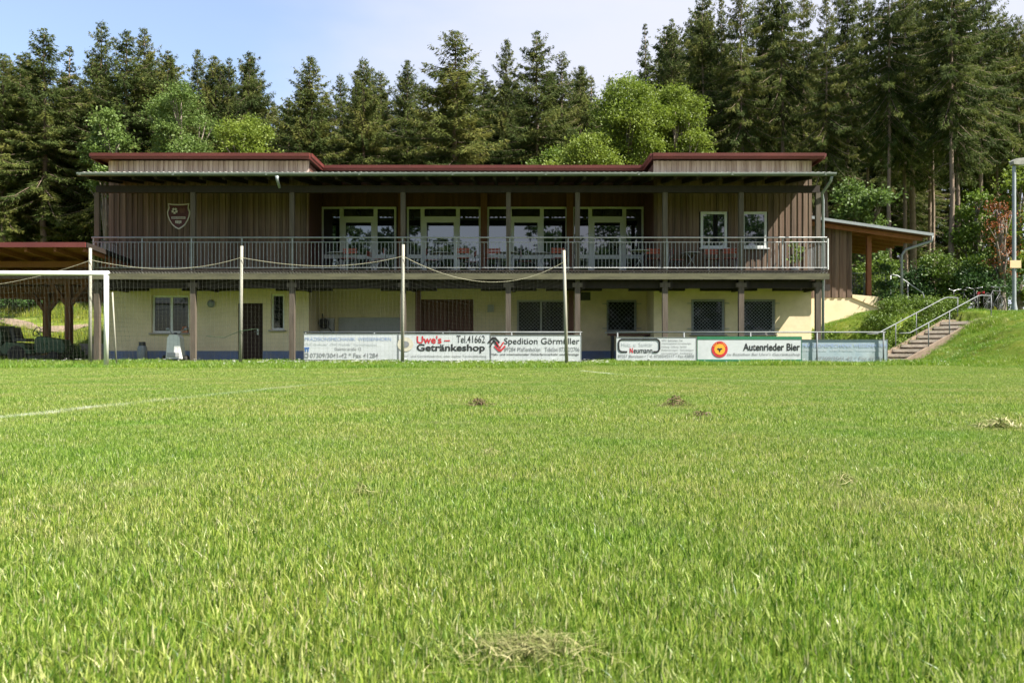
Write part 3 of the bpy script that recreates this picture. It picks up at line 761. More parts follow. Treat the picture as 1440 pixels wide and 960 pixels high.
b = MB(); b.tube([(9.98,26.17,5.86),(9.98,26.3,5.72),(9.92,26.85,5.45),(9.99,26.95,5.25),(9.99,26.95,.1)], .045, 8); b.build('downpipe', M['dull_zinc'], gut, True)
b = MB(); b.tube([(-7.32,26.17,5.86),(-7.32,26.17,5.75),(-7.28,26.3,5.52)], [.075,.05,.04], 8); b.build('spout', M['dull_zinc'], gut, True)
b = MB(); b.box(CX0+.1, CX1-.1, 26.93, 27.07, 5.50, 5.72); b.build('canopy_beam', M['wood_dark'], house)
# balcony
post_px = (137,272,411,567,715,812,935,1042,1150)
for q in post_px:
    x = WX(q, 27.0); rr = random.Random(q)
    b = MB(); b.box(x-.085, x+.085, 26.93, 27.07, .02, 2.58, rr.random())
    b.box(x-.075, x+.075, 26.935, 27.065, 2.60, 5.50, rr.random()); b.box(x-.16, x+.16, 26.92, 27.08, 2.46, 2.60, rr.random())
    b.box(x-.11, x+.11, 26.9, 27.1, -.02, .04)
    b.build('post', M['post'], house)
for q in (588, 803):
    x = WX(q, 28.6); MB().box(x-.09,x+.09,28.52,28.68,.02,2.7).build('post', M['wood_red'], house)
b = MB(); y = 26.86; k = 0
while y < 30.5:
    x0, x1 = (-13.5, 10.12) if y < WY-.15 else (CL+.04, CR-.04)
    b.box(x0, x1, y+.003, min(y+.14, 30.5)-.003, DECK-.04, DECK, random.Random(k).random()); y += .14; k += 1
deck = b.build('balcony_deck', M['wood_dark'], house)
b = MB(); xs = np.arange(-13.5, 10.121, .02); vs = []
for x in xs:
    zc = 2.92 + .02*math.sin(x/.105*2*math.pi); vs += [(x,26.84,zc),(x,28.6,zc+.03),(x,26.84,zc-.006),(x,28.6,zc+.024)]
fs = []
for i in range(len(xs)-1):
    a, c = i*4, i*4+4; fs += [(a,a+1,c+1,c),(a+2,c+2,c+3,a+3),(a,c,c+2,a+2)]
b.add(vs, fs).build('drip_sheet', M['fibre'], deck)
MB().box(-13.52, 10.14, 26.80, 26.86, 2.70, 2.885).build('edge_beam', M['edge'], deck)
b = MB()
for x in np.arange(-13.3, 10.0, .62): b.box(x-.04, x+.04, 26.88, 28.68, 2.70, 2.88, random.Random(int(x*90)).random())
b.box(-13.4, 10.05, 27.1, 27.24, 2.44, 2.68)
for q in post_px:
    x = WX(q, 27.0); b.box(x+.12, x+.24, 26.95, 28.69, 2.42, 2.69); b.box(x-.95, x+.95, 28.45, 28.66, 2.46, 2.67)
b.box(CL+.02, CR-.02, 28.9, RY+.15, 2.66, 2.70)
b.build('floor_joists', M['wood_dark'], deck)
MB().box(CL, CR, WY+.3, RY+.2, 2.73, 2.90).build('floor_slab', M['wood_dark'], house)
# railing
RYR = 26.92
b = MB(); b.tube([(-13.48,RYR,4.05),(10.10,RYR,4.05),(10.10,28.62,4.05)], .024, 8); b.tube([(-13.46,RYR,3.90),(10.10,RYR,3.90),(10.1,28.62,3.9)], .014, 6); b.tube([(-13.46,RYR,3.08),(10.10,RYR,3.08),(10.10,28.62,3.08)], .015, 6)
b.tube([(-13.48,RYR,4.05),(-13.48,28.62,4.05)], .024, 8); b.tube([(-13.48,RYR,3.08),(-13.48,28.62,3.08)], .015, 6)
rail = b.build('railing', M['zinc'], house, True)
b = MB()
for x in np.arange(-13.4, 10.05, .118): b.box(x-.007, x+.007, RYR-.006, RYR+.006, 3.09, 3.89)
for y in np.arange(27.05, 28.6, .118): b.box(10.094, 10.106, y-.006, y+.006, 3.09, 3.89); b.box(-13.486, -13.474, y-.006, y+.006, 3.09, 4.04)
b.build('baluster_row', M['zinc'], rail)
for q in (131,199.5,269,340,411,488,566,642,717,799,872,938,997,1043,1101,1158):
    x = WX(q, RYR); MB().box(x-.02, x+.02, RYR+.008, RYR+.038, 2.78, 4.04).build('rail_post', M['zinc'], rail)
b = MB(); x = 10.125
b.box(x,x+.03,26.9,26.98,3.02,4.02); b.box(x,x+.03,28.0,28.06,3.02,4.02); b.box(x,x+.03,26.98,28.0,3.94,4.02); b.box(x,x+.03,26.98,28.0,3.02,3.10); b.build('end_frame', M['white'], rail)

# emblem shield on the wooden wall
sx, sz, sy = -11.38, 5.02, WY-.06
em = empty('club_emblem', (sx, sy, sz), 'dark red shield emblem with white rim and football on the wooden wall', 'emblem')
half = [(0,-.46),(.10,-.41),(.22,-.31),(.32,-.15),(.38,.02),(.395,.14),(.36,.22),(.34,.29),(.36,.43),(.20,.405),(0,.40)]
def shield(s): return [(sx+x*s, sz+z*s) for x, z in half] + [(sx-x*s, sz+z*s) for x, z in half[-2:0:-1]]
MB().prism(shield(1.0), sy, sy+.03).build('rim', M['emblem_grey'], em)
MB().prism(shield(.90), sy-.012, sy-.001).build('field', M['emblem_red'], em)
b = MB(); b.prism([(sx-.13+.105*math.cos(a), sz+.17+.105*math.sin(a)) for a in np.linspace(0,2*math.pi,18,endpoint=False)], sy-.018, sy-.013)
bl = b.build('ball', M['emblem_grey'], em)
b = MB(); b.prism([(sx-.13+.042*math.cos(a), sz+.17+.042*math.sin(a)) for a in np.linspace(.3,2*math.pi+.3,5,endpoint=False)], sy-.023, sy-.019)
for a in np.linspace(.3,2*math.pi+.3,5,endpoint=False): b.prism([(sx-.13+.088*math.cos(a)+.022*math.cos(q), sz+.17+.088*math.sin(a)+.022*math.sin(q)) for q in np.linspace(0,6.28,6,endpoint=False)], sy-.023, sy-.019)
b.build('ball_patches', M['dark_ink'], bl)
b = MB(); b.box(sx-.235, sx+.235, sy-.018, sy-.013, sz-.10, sz-.03); bd = b.build('name_band', M['emblem_grey'], em)
b = MB()
for k in range(12): b.box(sx-.21+k*.036, sx-.188+k*.036, sy-.022, sy-.0185, sz-.085, sz-.045)
b.build('band_lettering', M['emblem_red'], bd)
b = MB()
for k, (h0, h1) in enumerate(((-.25,-.16),(-.26,-.16),(-.27,-.16),(-.25,-.16))): b.box(sx-.105+k*.055, sx-.065+k*.055, sy-.018, sy-.013, sz+h0, sz+h1)
b.build('year_lettering', M['emblem_grey'], em)
b = MB(); b.prism([(sx+.06,sz+.1),(sx+.2,sz+.1),(sx+.24,sz+.2),(sx+.2,sz+.3),(sx+.13,sz+.24),(sx+.06,sz+.3),(sx+.03,sz+.2)], sy-.016, sy-.013); b.build('crest', M['door_red'], em)

# ---------------------------------------------------------------- balcony furniture
def make_chair():
    c = empty('garden_chair', (0,0,0), 'red slatted garden chair with dark tube frame', 'chair', 'red chairs on the balcony')
    for s in (-.2, .2):
        b = MB(); b.tube([(s,.02,.86),(s,.03,.62),(s,.06,.45),(s,.22,.08),(s,.24,.015),(s,.1,.012),(s,-.22,.012),(s,-.28,.05),(s,-.22,.25),(s,-.1,.44)], .014, 6); b.tube([(s,.05,.45),(s,-.36,.45)], .012, 6)
        b.build('leg', M['dark_steel' if s < 0 else 'light_steel'], c, True)
    b = MB()
    for k in range(5): b.box(-.215, .215, -.36+k*.085, -.29+k*.085, .463, .482)
    b.build('seat', M['seat_red'], c)
    b = MB()
    for k in range(2): b.bar((-.23,.002,.70+k*.095),(.23,.002,.70+k*.095),.02,.075)
    b.build('backrest', M['seat_red'], c)
    return c
def make_table():
    t = empty('bistro_table', (0,0,0), 'small folding bistro table with crossed pale legs', 'table', 'bistro tables on the balcony')
    b = MB(); b.lathe([(.33,.70),(.345,.705),(.345,.722),(.33,.727)], (0,0,0), 20); b.build('tabletop', M['grey_panel'], t)
    for s in (-1, 1):
        b = MB(); b.tube([(-.26*s,.12*s,.01),(.24*s,.12*s,.70)], .013, 6); b.tube([(-.26*s,-.14,.012),(-.26*s,.14,.012)], .011, 6); b.build('leg', M['light_steel'], t, True)
    return t
ch0 = make_chair(); first = True
chairs = [(492,28.0,3.0,'red chair by the first terrace door, its back to the railing'), (519,28.9,1.4,'red chair right of the first terrace door, turned to the side'),
  (540,28.2,-1.5,'dark framed red chair beside the post, facing left'), (600,28.4,1.7,'red chair by the second terrace door, left of its door leaf'), (651,27.9,3.2,'red chair just right of the second terrace door with its back outward'),
  (668,28.9,-1.4,'red chair between the second and third glass units'), (694,28.0,2.9,'red chair left of the third terrace door, near the wooden pier'), (733,28.8,1.5,'red chair in front of the third terrace door'),
  (785,27.9,3.4,'red chair behind the fourth net pole'), (918,28.1,3.1,'single red chair right of the X legged table by the last glass unit'), (945,28.3,1.6,'red chair turned sideways behind a rail post, left of the upper windows'),
  (1000,28.2,3.2,'red chair directly under the dark upper window'), (1026,28.0,3.0,'red chair right below the edge of the dark upper window')]
for q, Y, rz, lab in chairs:
    c = ch0 if first else copy_tree(ch0); first = False
    c.location = (WX(q, Y), Y, DECK); c.rotation_euler = (0,0,rz + math.pi if abs(abs(rz)-3.1) < .4 else rz); c['label'] = lab
tb0 = make_table(); first = True
for q, Y, rz, lab in [(475,28.3,.3,'bistro table at the left end of the glass front'), (620,28.3,.9,'bistro table before the second terrace door'), (715,28.2,.2,'bistro table behind the middle post'),
   (760,28.4,.5,'bistro table by the third terrace door'), (899,27.7,0,'bistro table with clear X legs beside the last glass unit'), (972,28.3,.4,'bistro table left of the dark upper window')]:
    c = tb0 if first else copy_tree(tb0); first = False
    c.location = (WX(q, Y), Y, DECK); c.rotation_euler = (0,0,rz); c['label'] = lab
pot = empty('potted_plant', (9.55, 28.3, DECK), 'white pot with thin leafy plant at the right end of the balcony', 'plant')
MB().lathe([(.10,0),(.14,.22),(.15,.24),(.13,.24),(.12,.2)], (9.55,28.3,DECK), 14).build('pot', M['white'], pot, True)

# ---------------------------------------------------------------- leaf meshes
def diamonds(P, D, S, Lg, Wd):
    """leaf quads at P, along D, width along S"""
    a = P; b_ = P + D*(Lg*.45)[:,None] + S*(Wd/2)[:,None]; c = P + D*Lg[:,None]; d = P + D*(Lg*.45)[:,None] - S*(Wd/2)[:,None]
    V = np.stack([a,b_,c,d],1).reshape(-1,3); q = (np.arange(len(P))*4)[:,None] + np.array([[0,1,2,3]])
    return V, q
def unit(a): return a / np.maximum(np.linalg.norm(a, axis=1, keepdims=True), 1e-6)

def leaf_crown(name, lobes, n, size, m, seed, clus=.42, per=34):
    r = np.random.default_rng(seed); vol = np.array([l[3]**2 for l in lobes]); vol = vol/vol.sum()
    nc = max(4, n//per); pick = r.choice(len(lobes), nc, p=vol)
    L = np.array([l[:3] for l in lobes])[pick]; rad = np.array([l[3] for l in lobes])[pick]
    d = unit(r.normal(size=(nc,3))); d[:,2] = np.where(d[:,2] < -.35, -d[:,2]*.6, d[:,2]); d = unit(d)
    C = L + d*(rad*np.power(r.uniform(.25,1.0,nc), .45)*r.uniform(.85,1.12,nc))[:,None]
    csh = r.uniform(.1,.9,nc); cs = r.uniform(.6,1.35,nc)
    k = np.repeat(np.arange(nc), per); N = len(k)
    off = r.normal(size=(N,3))*clus*cs[k][:,None]*np.array([.6,.6,.34]); P = C[k] + off*r.uniform(.6,1.2,nc)[k][:,None]
    D = unit(d[k]*.6 + r.normal(size=(N,3))*.8 + np.array([0,0,-.25])); S = unit(np.cross(D, r.normal(size=(N,3))))
    V, q = diamonds(P, D, S, r.uniform(.55,1.4,N)*size, r.uniform(.5,1.0,N)*size*.8)
    return mesh_np(name, V, q, None, np.repeat(np.clip(csh[k]*.6+r.uniform(0,.4,N),0,1), 4), m)

def trunk_mesh(mb, base, top, r0, r1, rr, lean=.15, seg=6):
    pts = []; rs = []
    for i in range(seg+1):
        f = i/seg; pts.append((base[0]+(top[0]-base[0])*f+rr.uniform(-lean,lean)*f*(1-f)*2, base[1]+(top[1]-base[1])*f+rr.uniform(-lean,lean)*f*(1-f)*2, base[2]+(top[2]-base[2])*f))
        rs.append(r0*(1.35 if i == 0 else 1)+(r1-r0)*f)
    mb.tube(pts, rs, 8)

def spruce_variant(seed, H=18.0, cb=.42, rad=2.2, thin=1.0):
    rr = random.Random(seed); r = np.random.default_rng(seed)
    b = MB(); trunk_mesh(b, (0,0,-.4), (0,0,H*.985), .21, .015, rr, .12, 9)
    z = H*.12
    while z < H*cb:                                             # dead stubs on the bare trunk
        a = rr.uniform(0,6.28); l = rr.uniform(.4,1.3); b.tube([(0,0,z),(l*math.cos(a),l*math.sin(a),z-l*.25)], [.02,.006], 4); z += rr.uniform(.25,.8)
    P = []; D = []; S = []; Lg = []; Wd = []; sh = []
    z = H*cb*.82; hb = H*cb
    while z < H*.995:
        t = (z-hb)/(H-hb)
        prof = rad*max(.035, (1-max(t,0))**.80*1.08)*(.55+.45*ss((t+.18)/.34))
        nb = 3 if t < 0 else rr.choice((4,5,6))
        a0 = rr.uniform(0,6.28)
        for k in range(nb):
            L_ = prof*rr.uniform(.45,1.2)*thin
            if rr.random() < .14: continue
            a = a0 + k*6.28/nb + rr.uniform(-.4,.4); el = math.radians(-30 + 78*max(t,0)**1.3 + rr.uniform(-9,9))
            o = np.array([math.cos(a),math.sin(a),0]); sd = np.array([-math.sin(a),math.cos(a),0])
            n = int(L_/.062)+3; s = np.sort(r.uniform(.10,1.0,n))
            base = np.stack([o[0]*L_*s, o[1]*L_*s, z + L_*(math.tan(el)*s - .22*s*s + .26*s**4)],1)
            bs = rr.uniform(.1,.8)
            if L_ > .5: b.tube([(0,0,z)]+[tuple(base[int(i)]) for i in np.linspace(n*.3,n-1,3)], [.022,.016,.01,.004], 4)
            for rep in range(5):
                w_ = (.25+.75*np.sin(np.pi*np.clip(s*.9+.1,0,1)))*min(1,.16+L_*.5)
                side = r.choice((-1,1),n)[:,None]*sd*r.uniform(.25,1.0,n)[:,None]
                dirv = unit(o*r.uniform(.2,1.0,n)[:,None] + side + np.array([0,0,1])*r.uniform(-1.35,.10,n)[:,None])
                P.append(base + r.normal(size=(n,3))*.035 + side*(w_*.22)[:,None]); D.append(dirv); S.append(unit(np.cross(dirv, r.normal(size=(n,3))+np.array([0,0,1.2]))))
                Lg.append(r.uniform(.16,.42,n)*w_+.05); Wd.append(r.uniform(.032,.066,n)); sh.append(np.clip(bs+r.uniform(-.12,.22,n)+.12*s,0,1))
        z += rr.uniform(.17,.32)
    V, q = diamonds(np.concatenate(P), np.concatenate(D), np.concatenate(S), np.concatenate(Lg), np.concatenate(Wd))
    cm_ = mesh_np('spruce_crown', V, q, None, np.repeat(np.concatenate(sh),4), M['spruce'])
    tm = bpy.data.meshes.new('spruce_trunk'); tm.from_pydata(b.v, [], b.f); tm.materials.append(M['bark'])
    tm.polygons.foreach_set('use_smooth', [True]*len(tm.polygons))
    return tm, cm_, H
SPR = {'tall': [spruce_variant(s, cb=.40, rad=3.7) for s in (1,2,3,4,5)], 'bare': [spruce_variant(s, cb=c, rad=3.2) for s, c in ((31,.56),(32,.64),(33,.60),(34,.52))], 'full': [spruce_variant(s, cb=.18, rad=4.1) for s in (11,12,13)], 'thin': [spruce_variant(s, cb=.3, rad=1.7) for s in (21,22)]}
rt = random.Random(77)
def spruce(kind, k, x, y, ztop, wf, label, group):
    zb = terrain(x, y); tm, cm_, H = SPR[kind][k % len(SPR[kind])]
    t = empty('spruce_tree', (x, y, zb), label, 'tree', group, rt.uniform(0,6.28))
    s = (ztop-zb)/H; t.scale = (s*wf if wf else s, s*wf if wf else s, s)
    objm('trunk', tm, t); objm('crown', cm_, t)
    return t
G1 = 'spruces along the front edge of the wood'
front = [  # x px, top y px, depth, kind, width, label
 (4,74,47,'tall',1.0,'spruce cut by the left edge of the photo'), (28,76,49,'thin',1.3,'thin spruce second from the left edge of the photo'), (62,40,47,'tall',1.05,'broad olive spruce, first high crown from the left edge'),
 (98,64,50,'thin',1.2,'narrow spruce squeezed between two broad crowns at far left'), (143,28,49,'full',.85,'bluish pointed spruce, highest top left of the clubhouse roof'), (178,42,46,'tall',1.0,'dense olive spruce above the left end of the red roof'),
 (203,40,48,'tall',.8,'spruce with forked looking top just right of the dense olive one'), (236,72,46,'tall',1.0,'rounded olive spruce above the shield emblem'), (278,70,51,'full',.7,'small pointed spruce standing alone against the blue sky above the left roof'),
 (322,82,48,'full',.75,'light green spruce above the pale leafy tree'), (350,72,50,'tall',.9,'brownish narrow spruce right of the light green one'), (436,80,44,'full',1.15,'wide dark spruce with upswept branches above the roof step'),
 (405,135,50,'thin',1.2,'low thin spruce left of the wide upswept one'), (512,80,45,'full',.95,'evenly pointed dark spruce between the wide upswept one and a sky gap'), (573,85,47,'full',.8,'very dark slim spruce in the gap left of the highest middle tree'),
 (640,42,43,'tall',1.25,'highest spruce over the middle of the roof, open ragged crown'), (680,95,48,'thin',1.3,'sparse low spruce right of the highest middle tree'), (712,56,48,'full',.75,'dark pointed spruce, left of a close pair'),
 (755,45,44,'tall',1.0,'olive spruce with bare lower stem, right of a close pair'), (790,70,47,'full',.8,'mid green spruce with sharp tip right of the close pair'), (816,92,49,'tall',.8,'shorter spruce left of the bright maple'),
 (832,108,52,'thin',1.2,'small spruce tip just left of the maple top'), (858,106,52,'full',.6,'small dark spruce tip directly behind the maple'), (907,32,50,'thin',.85,'extremely thin ragged spruce rising above the maple'),
 (945,28,47,'full',.75,'dense narrow spruce right of the extremely thin one'), (988,-25,45,'tall',.95,'first of the very tall dark spruces on the right'), (1014,-10,48,'thin',1.1,'thin tall spruce between two dark giants right of the maple'),
 (1042,-40,44,'tall',.9,'tall dark spruce above the left end of the right roof block'), (1072,-30,47,'full',.8,'tall dense spruce above the middle of the right roof block'), (1100,-60,45,'tall',.95,'tall dark spruce above the white upper windows'),
 (1130,-20,49,'full',.75,'dense spruce behind the right end of the red roof'), (1162,-5,42,'tall',.9,'spruce with pale tufts just right of the red roof end'), (1192,-50,44,'tall',.9,'spruce with straight brown stem above the side annex'),
 (1220,-20,50,'full',.8,'dark full spruce deep between two bare stems above the annex'), (1250,-70,41.5,'tall',.9,'tall spruce with a long bare stem above the annex roof'), (1272,-30,45,'tall',.85,'spruce with slim stem right of the long bare one'),
 (1284,-60,49,'thin',1.3,'slender spruce behind the annex roof corner'), (1312,-20,46,'full',.8,'bushy spruce left of the twin stems'), (1338,-90,40,'tall',1.0,'spruce with reddish stem, left of the twin stems by the stairs'),
 (1347,-60,41,'tall',.85,'spruce with reddish stem, right of the twin stems by the stairs'), (1378,-50,43,'tall',1.0,'sunlit spruce with bare stem left of the street lamp'), (1402,20,47,'tall',.9,'spruce behind the street lamp'),
 (1432,22,46,'tall',1.05,'drooping spruce cut by the right edge of the photo')]
for i, (q, ty, Y, kd, wf, lab) in enumerate(front):
    if q > 1000 and kd == 'tall': kd = 'bare'
    elif q > 1030: kd = 'bare'
    spruce(kd, i, WX(q, Y), Y, HZ(ty, Y), wf*(1.18 if q < 980 else .74), lab, G1)
rb = random.Random(5)
for i in range(132):                                            # deeper rows of the wood
    row = i % 4; Y = 53 + row*6.5 + rb.uniform(-2,2); q = -70 + (i*97 % 1580) + rb.uniform(-14,14)
    ty = (84 if q < 390 else 104 if q < 930 else 20) + rb.uniform(-12,50)
    if 380 < q < 420 or 540 < q < 560 or 865 < q < 930: ty = 140 + rb.uniform(0,40)
    if q > 980 and row > 1: ty += 50
    kd = ('bare' if row < 2 else 'tall' if row == 2 else 'full') if q > 980 else ('tall' if row < 2 else 'full')
    spruce(kd, i, WX(q, Y), Y, HZ(ty, Y), rb.uniform(.9,1.3)*(1 if q < 980 else .72), 'dark spruce deep in the wood behind the front row of trees', 'spruces in the rear rows of the wood')
# trees on the far side of the pitch (seen mirrored in the windows)
def leafy_tree(name, x, y, lobes, n, size, m, seed, label, cat='tree', group=None, r0=.2, bark='bark_pale', clus=.42, per=34):
    zb = terrain(x, y); t = empty(name, (x, y, zb), label, cat, group)
    me = leaf_crown('crown', lobes, n, size, M[m], seed, clus, per); objm('crown', me, t)
    rr = random.Random(seed); b = MB(); top = max(l[2] for l in lobes)
    trunk_mesh(b, (0,0,-.3), (0,0,top*.9), r0, r0*.25, rr, .2, 6)
    for l in lobes:
        s = rr.uniform(.25,.55)*l[2]; b.tube([(0,0,s),(l[0]*.5,l[1]*.5,s+(l[2]-s)*.6),(l[0],l[1],l[2])], [r0*.5,r0*.3,.02], 6)
        for k in range(3):
            d = Vector((rr.gauss(0,1),rr.gauss(0,1),abs(rr.gauss(0,.7)))).normalized()*l[3]*.8
            b.tube([(l[0]*.7,l[1]*.7,s+(l[2]-s)*.75),(l[0]+d.x,l[1]+d.y,l[2]+d.z)], [r0*.2,.012], 5)
    o = b.build('trunk', M[bark], None, True); o.parent = t
    return t
def lobes(rr, w, d, z0, z1, n, r0, r1):
    out = []
    for k in range(n):
        f = (k+.5)/n; z = z0 + (z1-z0)*f; e = math.sqrt(max(.05, 1-(2*f-1)**2*.85)); a = k*2.4+rr.uniform(-.5,.5); q = rr.uniform(.35,1)*e
        out.append((w*q*math.cos(a), d*q*math.sin(a), z, rr.uniform(r0,r1)*(.75+.35*e)))
    return out
rl = random.Random(9)
def LT(q, Y, ytop, ybot, wpx, n, size, m, label, nl=9, name='broadleaf_tree', cat='tree', group='broadleaf trees at the edge of the wood', fr=.30, per=60, clus=.40, **k):
    x = WX(q, Y); zb = terrain(x, Y); zt = HZ(ytop, Y)-zb; z0 = max(.3, HZ(ybot, Y)-zb); w_ = wpx/F*Y/2
    r_ = w_*fr*1.35
    return leafy_tree(name, x, Y, lobes(rl, w_-r_*.75, (w_-r_*.75)*.85, z0+r_*.5, zt-r_*.85, nl, r_*.75, r_*1.15), n, size, m, abs(int(q*3+Y)), label, cat, group, per=per, clus=clus, **k)
LT(884, 40, 104, 300, 150, 50000, .11, 'maple', 'bright green maple with high domed crown behind the roof, taller of two', 12)
LT(958, 41, 116, 300, 118, 38000, .11, 'maple', 'bright green maple with upright crown touching the right roof block', 10)
LT(822, 38.5, 178, 320, 128, 30000, .11, 'maple', 'low bright green maple branches just above the roof left of the domed one', 9)
LT(770, 42, 205, 330, 70, 7000, .14, 'shrub', 'dark green leafy crown peeping over the middle of the roof', 6)
LT(255, 41, 118, 320, 130, 34000, .11, 'beech', 'pale olive leafy tree rising behind the left roof block', 11)
LT(340, 40, 160, 320, 130, 30000, .11, 'maple', 'fresh green leafy tree behind the right part of the left roof block', 9)
LT(150, 43, 150, 300, 90, 9000, .15, 'beech', 'dull green leafy tree left of the roof among the spruces', 8)
LT(1213, 37.5, 252, 380, 92, 7000, .15, 'beech', 'small light green tree above the side annex roof', 7)
LT(1232, 37, 358, 450, 80, 6500, .11, 'shrub', 'light green bush seen through the open annex', 6, 'shrub', 'shrub', 'shrubs round the stairs')
LT(1335, 37.5, 352, 455, 95, 9500, .11, 'shrub', 'rounded green shrub behind the stair head', 7, 'shrub', 'shrub', 'shrubs round the stairs')
LT(1288, 38, 375, 460, 62, 5000, .11, 'dark_shrub', 'dark shrub between annex downpipe and stair rails', 6, 'shrub', 'shrub', 'shrubs round the stairs')
LT(1385, 37, 365, 455, 110, 10000, .11, 'dark_shrub', 'dark green shrub behind the parked bicycles', 7, 'shrub', 'shrub', 'shrubs round the stairs')
LT(1432, 38, 215, 440, 100, 12000, .15, 'maple', 'light green leafy tree behind the street lamp at the right edge', 9)
LT(1372, 40, 262, 430, 85, 8000, .15, 'shrub', 'leafy young tree left of the orange bush', 8)
LT(1408, 36.2, 275, 400, 62, 1100, .10, 'red_leaf', 'withered orange bush beside the street lamp pole', 7, 'withered_bush', 'bush', None, per=7, clus=.3)
LT(20, 41, 408, 480, 130, 9000, .13, 'dark_shrub', 'dark green bush seen under the shelter roof at the left edge', 7, 'shrub', 'shrub', 'shrubs beyond the shelter')
LT(82, 43, 405, 470, 70, 5000, .13, 'dark_shrub', 'small dark bush on the meadow between the shelter posts', 6, 'shrub', 'shrub', 'shrubs beyond the shelter')
LT(-30, 36, 440, 495, 60, 3000, .11, 'shrub', 'light green bush at the left edge beyond the mower', 5, 'shrub', 'shrub', 'shrubs beyond the shelter')
for i, (x, y, h, w_) in enumerate([(-36,-47,14,5),(-26,-50,13,5),(-17,-51,12,5),(-9,-52,11,5),(2,-52,10,5),(8,-51,12,5),(15,-53,13,5),(23,-51,13,5),(33,-50,14,5),(-30,-42,15,5),(-21,-45,12,4.5),(-13,-43,14,4),(-7,-46,11,4.5),(-1,-44,9,3.6),(5,-45,12,4.5),(12,-47,10,4),(19,-44,16,5),(27,-46,13,5)]):
    t = leafy_tree('broadleaf_tree', x, y, lobes(rl, w_*.8, w_*.8, .8, h*1.42-1.5, 13, w_*.38, w_*.55), 6000, .5, 'dark_shrub', 300+i, 'leafy tree across the pitch, mirrored in the upper windows', 'tree', 'trees on the opposite side of the pitch', clus=.7)
# hedge on the slope by the stairs
hx, hy = 12.75+.89*2.5-.456*2.0, 27.0+.456*2.5+.89*2.0
hd = empty('hedge', (hx, hy, terrain(hx, hy)), 'low leafy hedge on the slope right behind the stair rails', 'hedge')
lb = []
for i in range(12):
    d_ = -1.6+i*.36; x_, y_ = d_*.89+rl.uniform(-.15,.15), d_*.456+rl.uniform(-.2,.2); lb.append((x_, y_, .16+rl.uniform(-.05,.08)+terrain(hx+x_,hy+y_)-terrain(hx,hy), .40))
    c_, s_ = d_*.89+.456*.38, d_*.456-.89*.38                    # growth hanging over the stair edge
    lb.append((c_, s_, max(.05, (2.5+d_)/.415*.16)+.12-terrain(hx,hy)+rl.uniform(-.05,.1), .30))
    lb.append((c_-.1, s_+.22, max(.05, (2.5+d_)/.415*.16)+.35-terrain(hx,hy)+rl.uniform(-.1,.1), .28))
objm('foliage', leaf_crown('foliage', lb, 17000, .07, M['shrub'], 88, .2, 24), hd)
pl = leaf_crown('foliage', [(0,0,.5,.18),(.05,0,.75,.15),(-.06,.03,.95,.12)], 260, .09, M['shrub'], 99, .12, 10); o = objm('foliage', pl, pot)
iv = empty('climbing_plant', (13.75, 31.1, terrain(13.75,31.1)), 'ivy covering the end of the annex parapet', 'plant')
objm('foliage', leaf_crown('foliage', [(0,0,.4,.35),(.15,.1,.9,.3),(.05,0,1.5,.28),(.25,.1,.3,.4)], 2600, .09, M['dark_shrub'], 98, .2, 20), iv)
wp = empty('weeds', (11.0, 29.6, terrain(11,29.6)), 'tuft of leafy weeds at the right corner of the yellow wall', 'plant')
objm('foliage', leaf_crown('foliage', [(-.3,0,.25,.3),(.3,.1,.3,.3),(.9,.2,.25,.3)], 1500, .10, M['shrub'], 97, .2, 16), wp)

# ---------------------------------------------------------------- side annex
ax = empty('side_annex', (12.6, 32, 0), 'wooden side annex with sloping lean-to roof over an open porch beside the clubhouse', 'annex')
AY = 31.0
def roofz(x): return 5.32 - (x-10.3)*.142
b = MB(); x = RX+.02; k = 0
while x < 12.55:
    b.box(x+.003, min(x+.14,12.55)-.003, AY-.03-(.02 if k%2 else 0), AY, 2.38, roofz(x)-.12, random.Random(k+40).random()); x += .14; k += 1
b.build('wooden_wall', M['wood_wall'], ax)
b = MB(); b.box(RX+.02, 13.75, AY-.02, AY+.2, .2, 2.38); b.prism([(12.55,2.38),(13.75,1.9),(13.75,2.39),(12.55,2.5)], AY-.06, AY+.24); b.build('wall', M['plaster'], ax)
b = MB(); b.add([(10.26,30.4,roofz(10.26)),(15.2,30.4,roofz(15.2)),(15.2,35.5,roofz(15.2)),(10.26,35.5,roofz(10.26)),(10.26,30.4,roofz(10.26)-.06),(15.2,30.4,roofz(15.2)-.06),(15.2,35.5,roofz(15.2)-.06),(10.26,35.5,roofz(10.26)-.06)],
    [(0,1,2,3),(7,6,5,4),(0,4,5,1),(1,5,6,2),(2,6,7,3),(3,7,4,0)]); rf = b.build('roof', M['wood_red'], ax)
MB().bar((10.26,30.37,roofz(10.26)+.005),(15.25,30.37,roofz(15.25)+.005),.05,.10).build('roof_edge', M['dull_zinc'], rf)
b = MB()
for y in np.arange(30.7,35.4,.75): b.bar((10.3,y,roofz(10.3)-.15),(15.0,y,roofz(15.0)-.15),.08,.14)
b.build('rafters', M['shelter'], rf)
for (x, y) in ((13.3,31.3),(13.75,34.8)):
    MB().box(x-.08,x+.08,y-.08,y+.08,terrain(x,y)-.05,roofz(x)-.2).build('post', M['shelter'], ax)
b = MB(); b.tube([(15.25,30.45,roofz(15.2)-.03),(15.25,30.5,roofz(15.2)-.22),(14.4,30.7,roofz(15.2)-.5),(14.28,30.75,roofz(15.2)-.7),(14.28,30.75,terrain(14.28,30.75))], .05, 8); b.build('downpipe', M['dull_zinc'], ax, True)
tr = empty('terrace_fence', (13.2,31.6,2.4), 'thin wire mesh fence along the porch beside the annex', 'fence')
b = MB()
for x in (12.6,13.3,14.1): b.tube([(x,31.7,2.2),(x,31.7,3.35)], .02, 6)
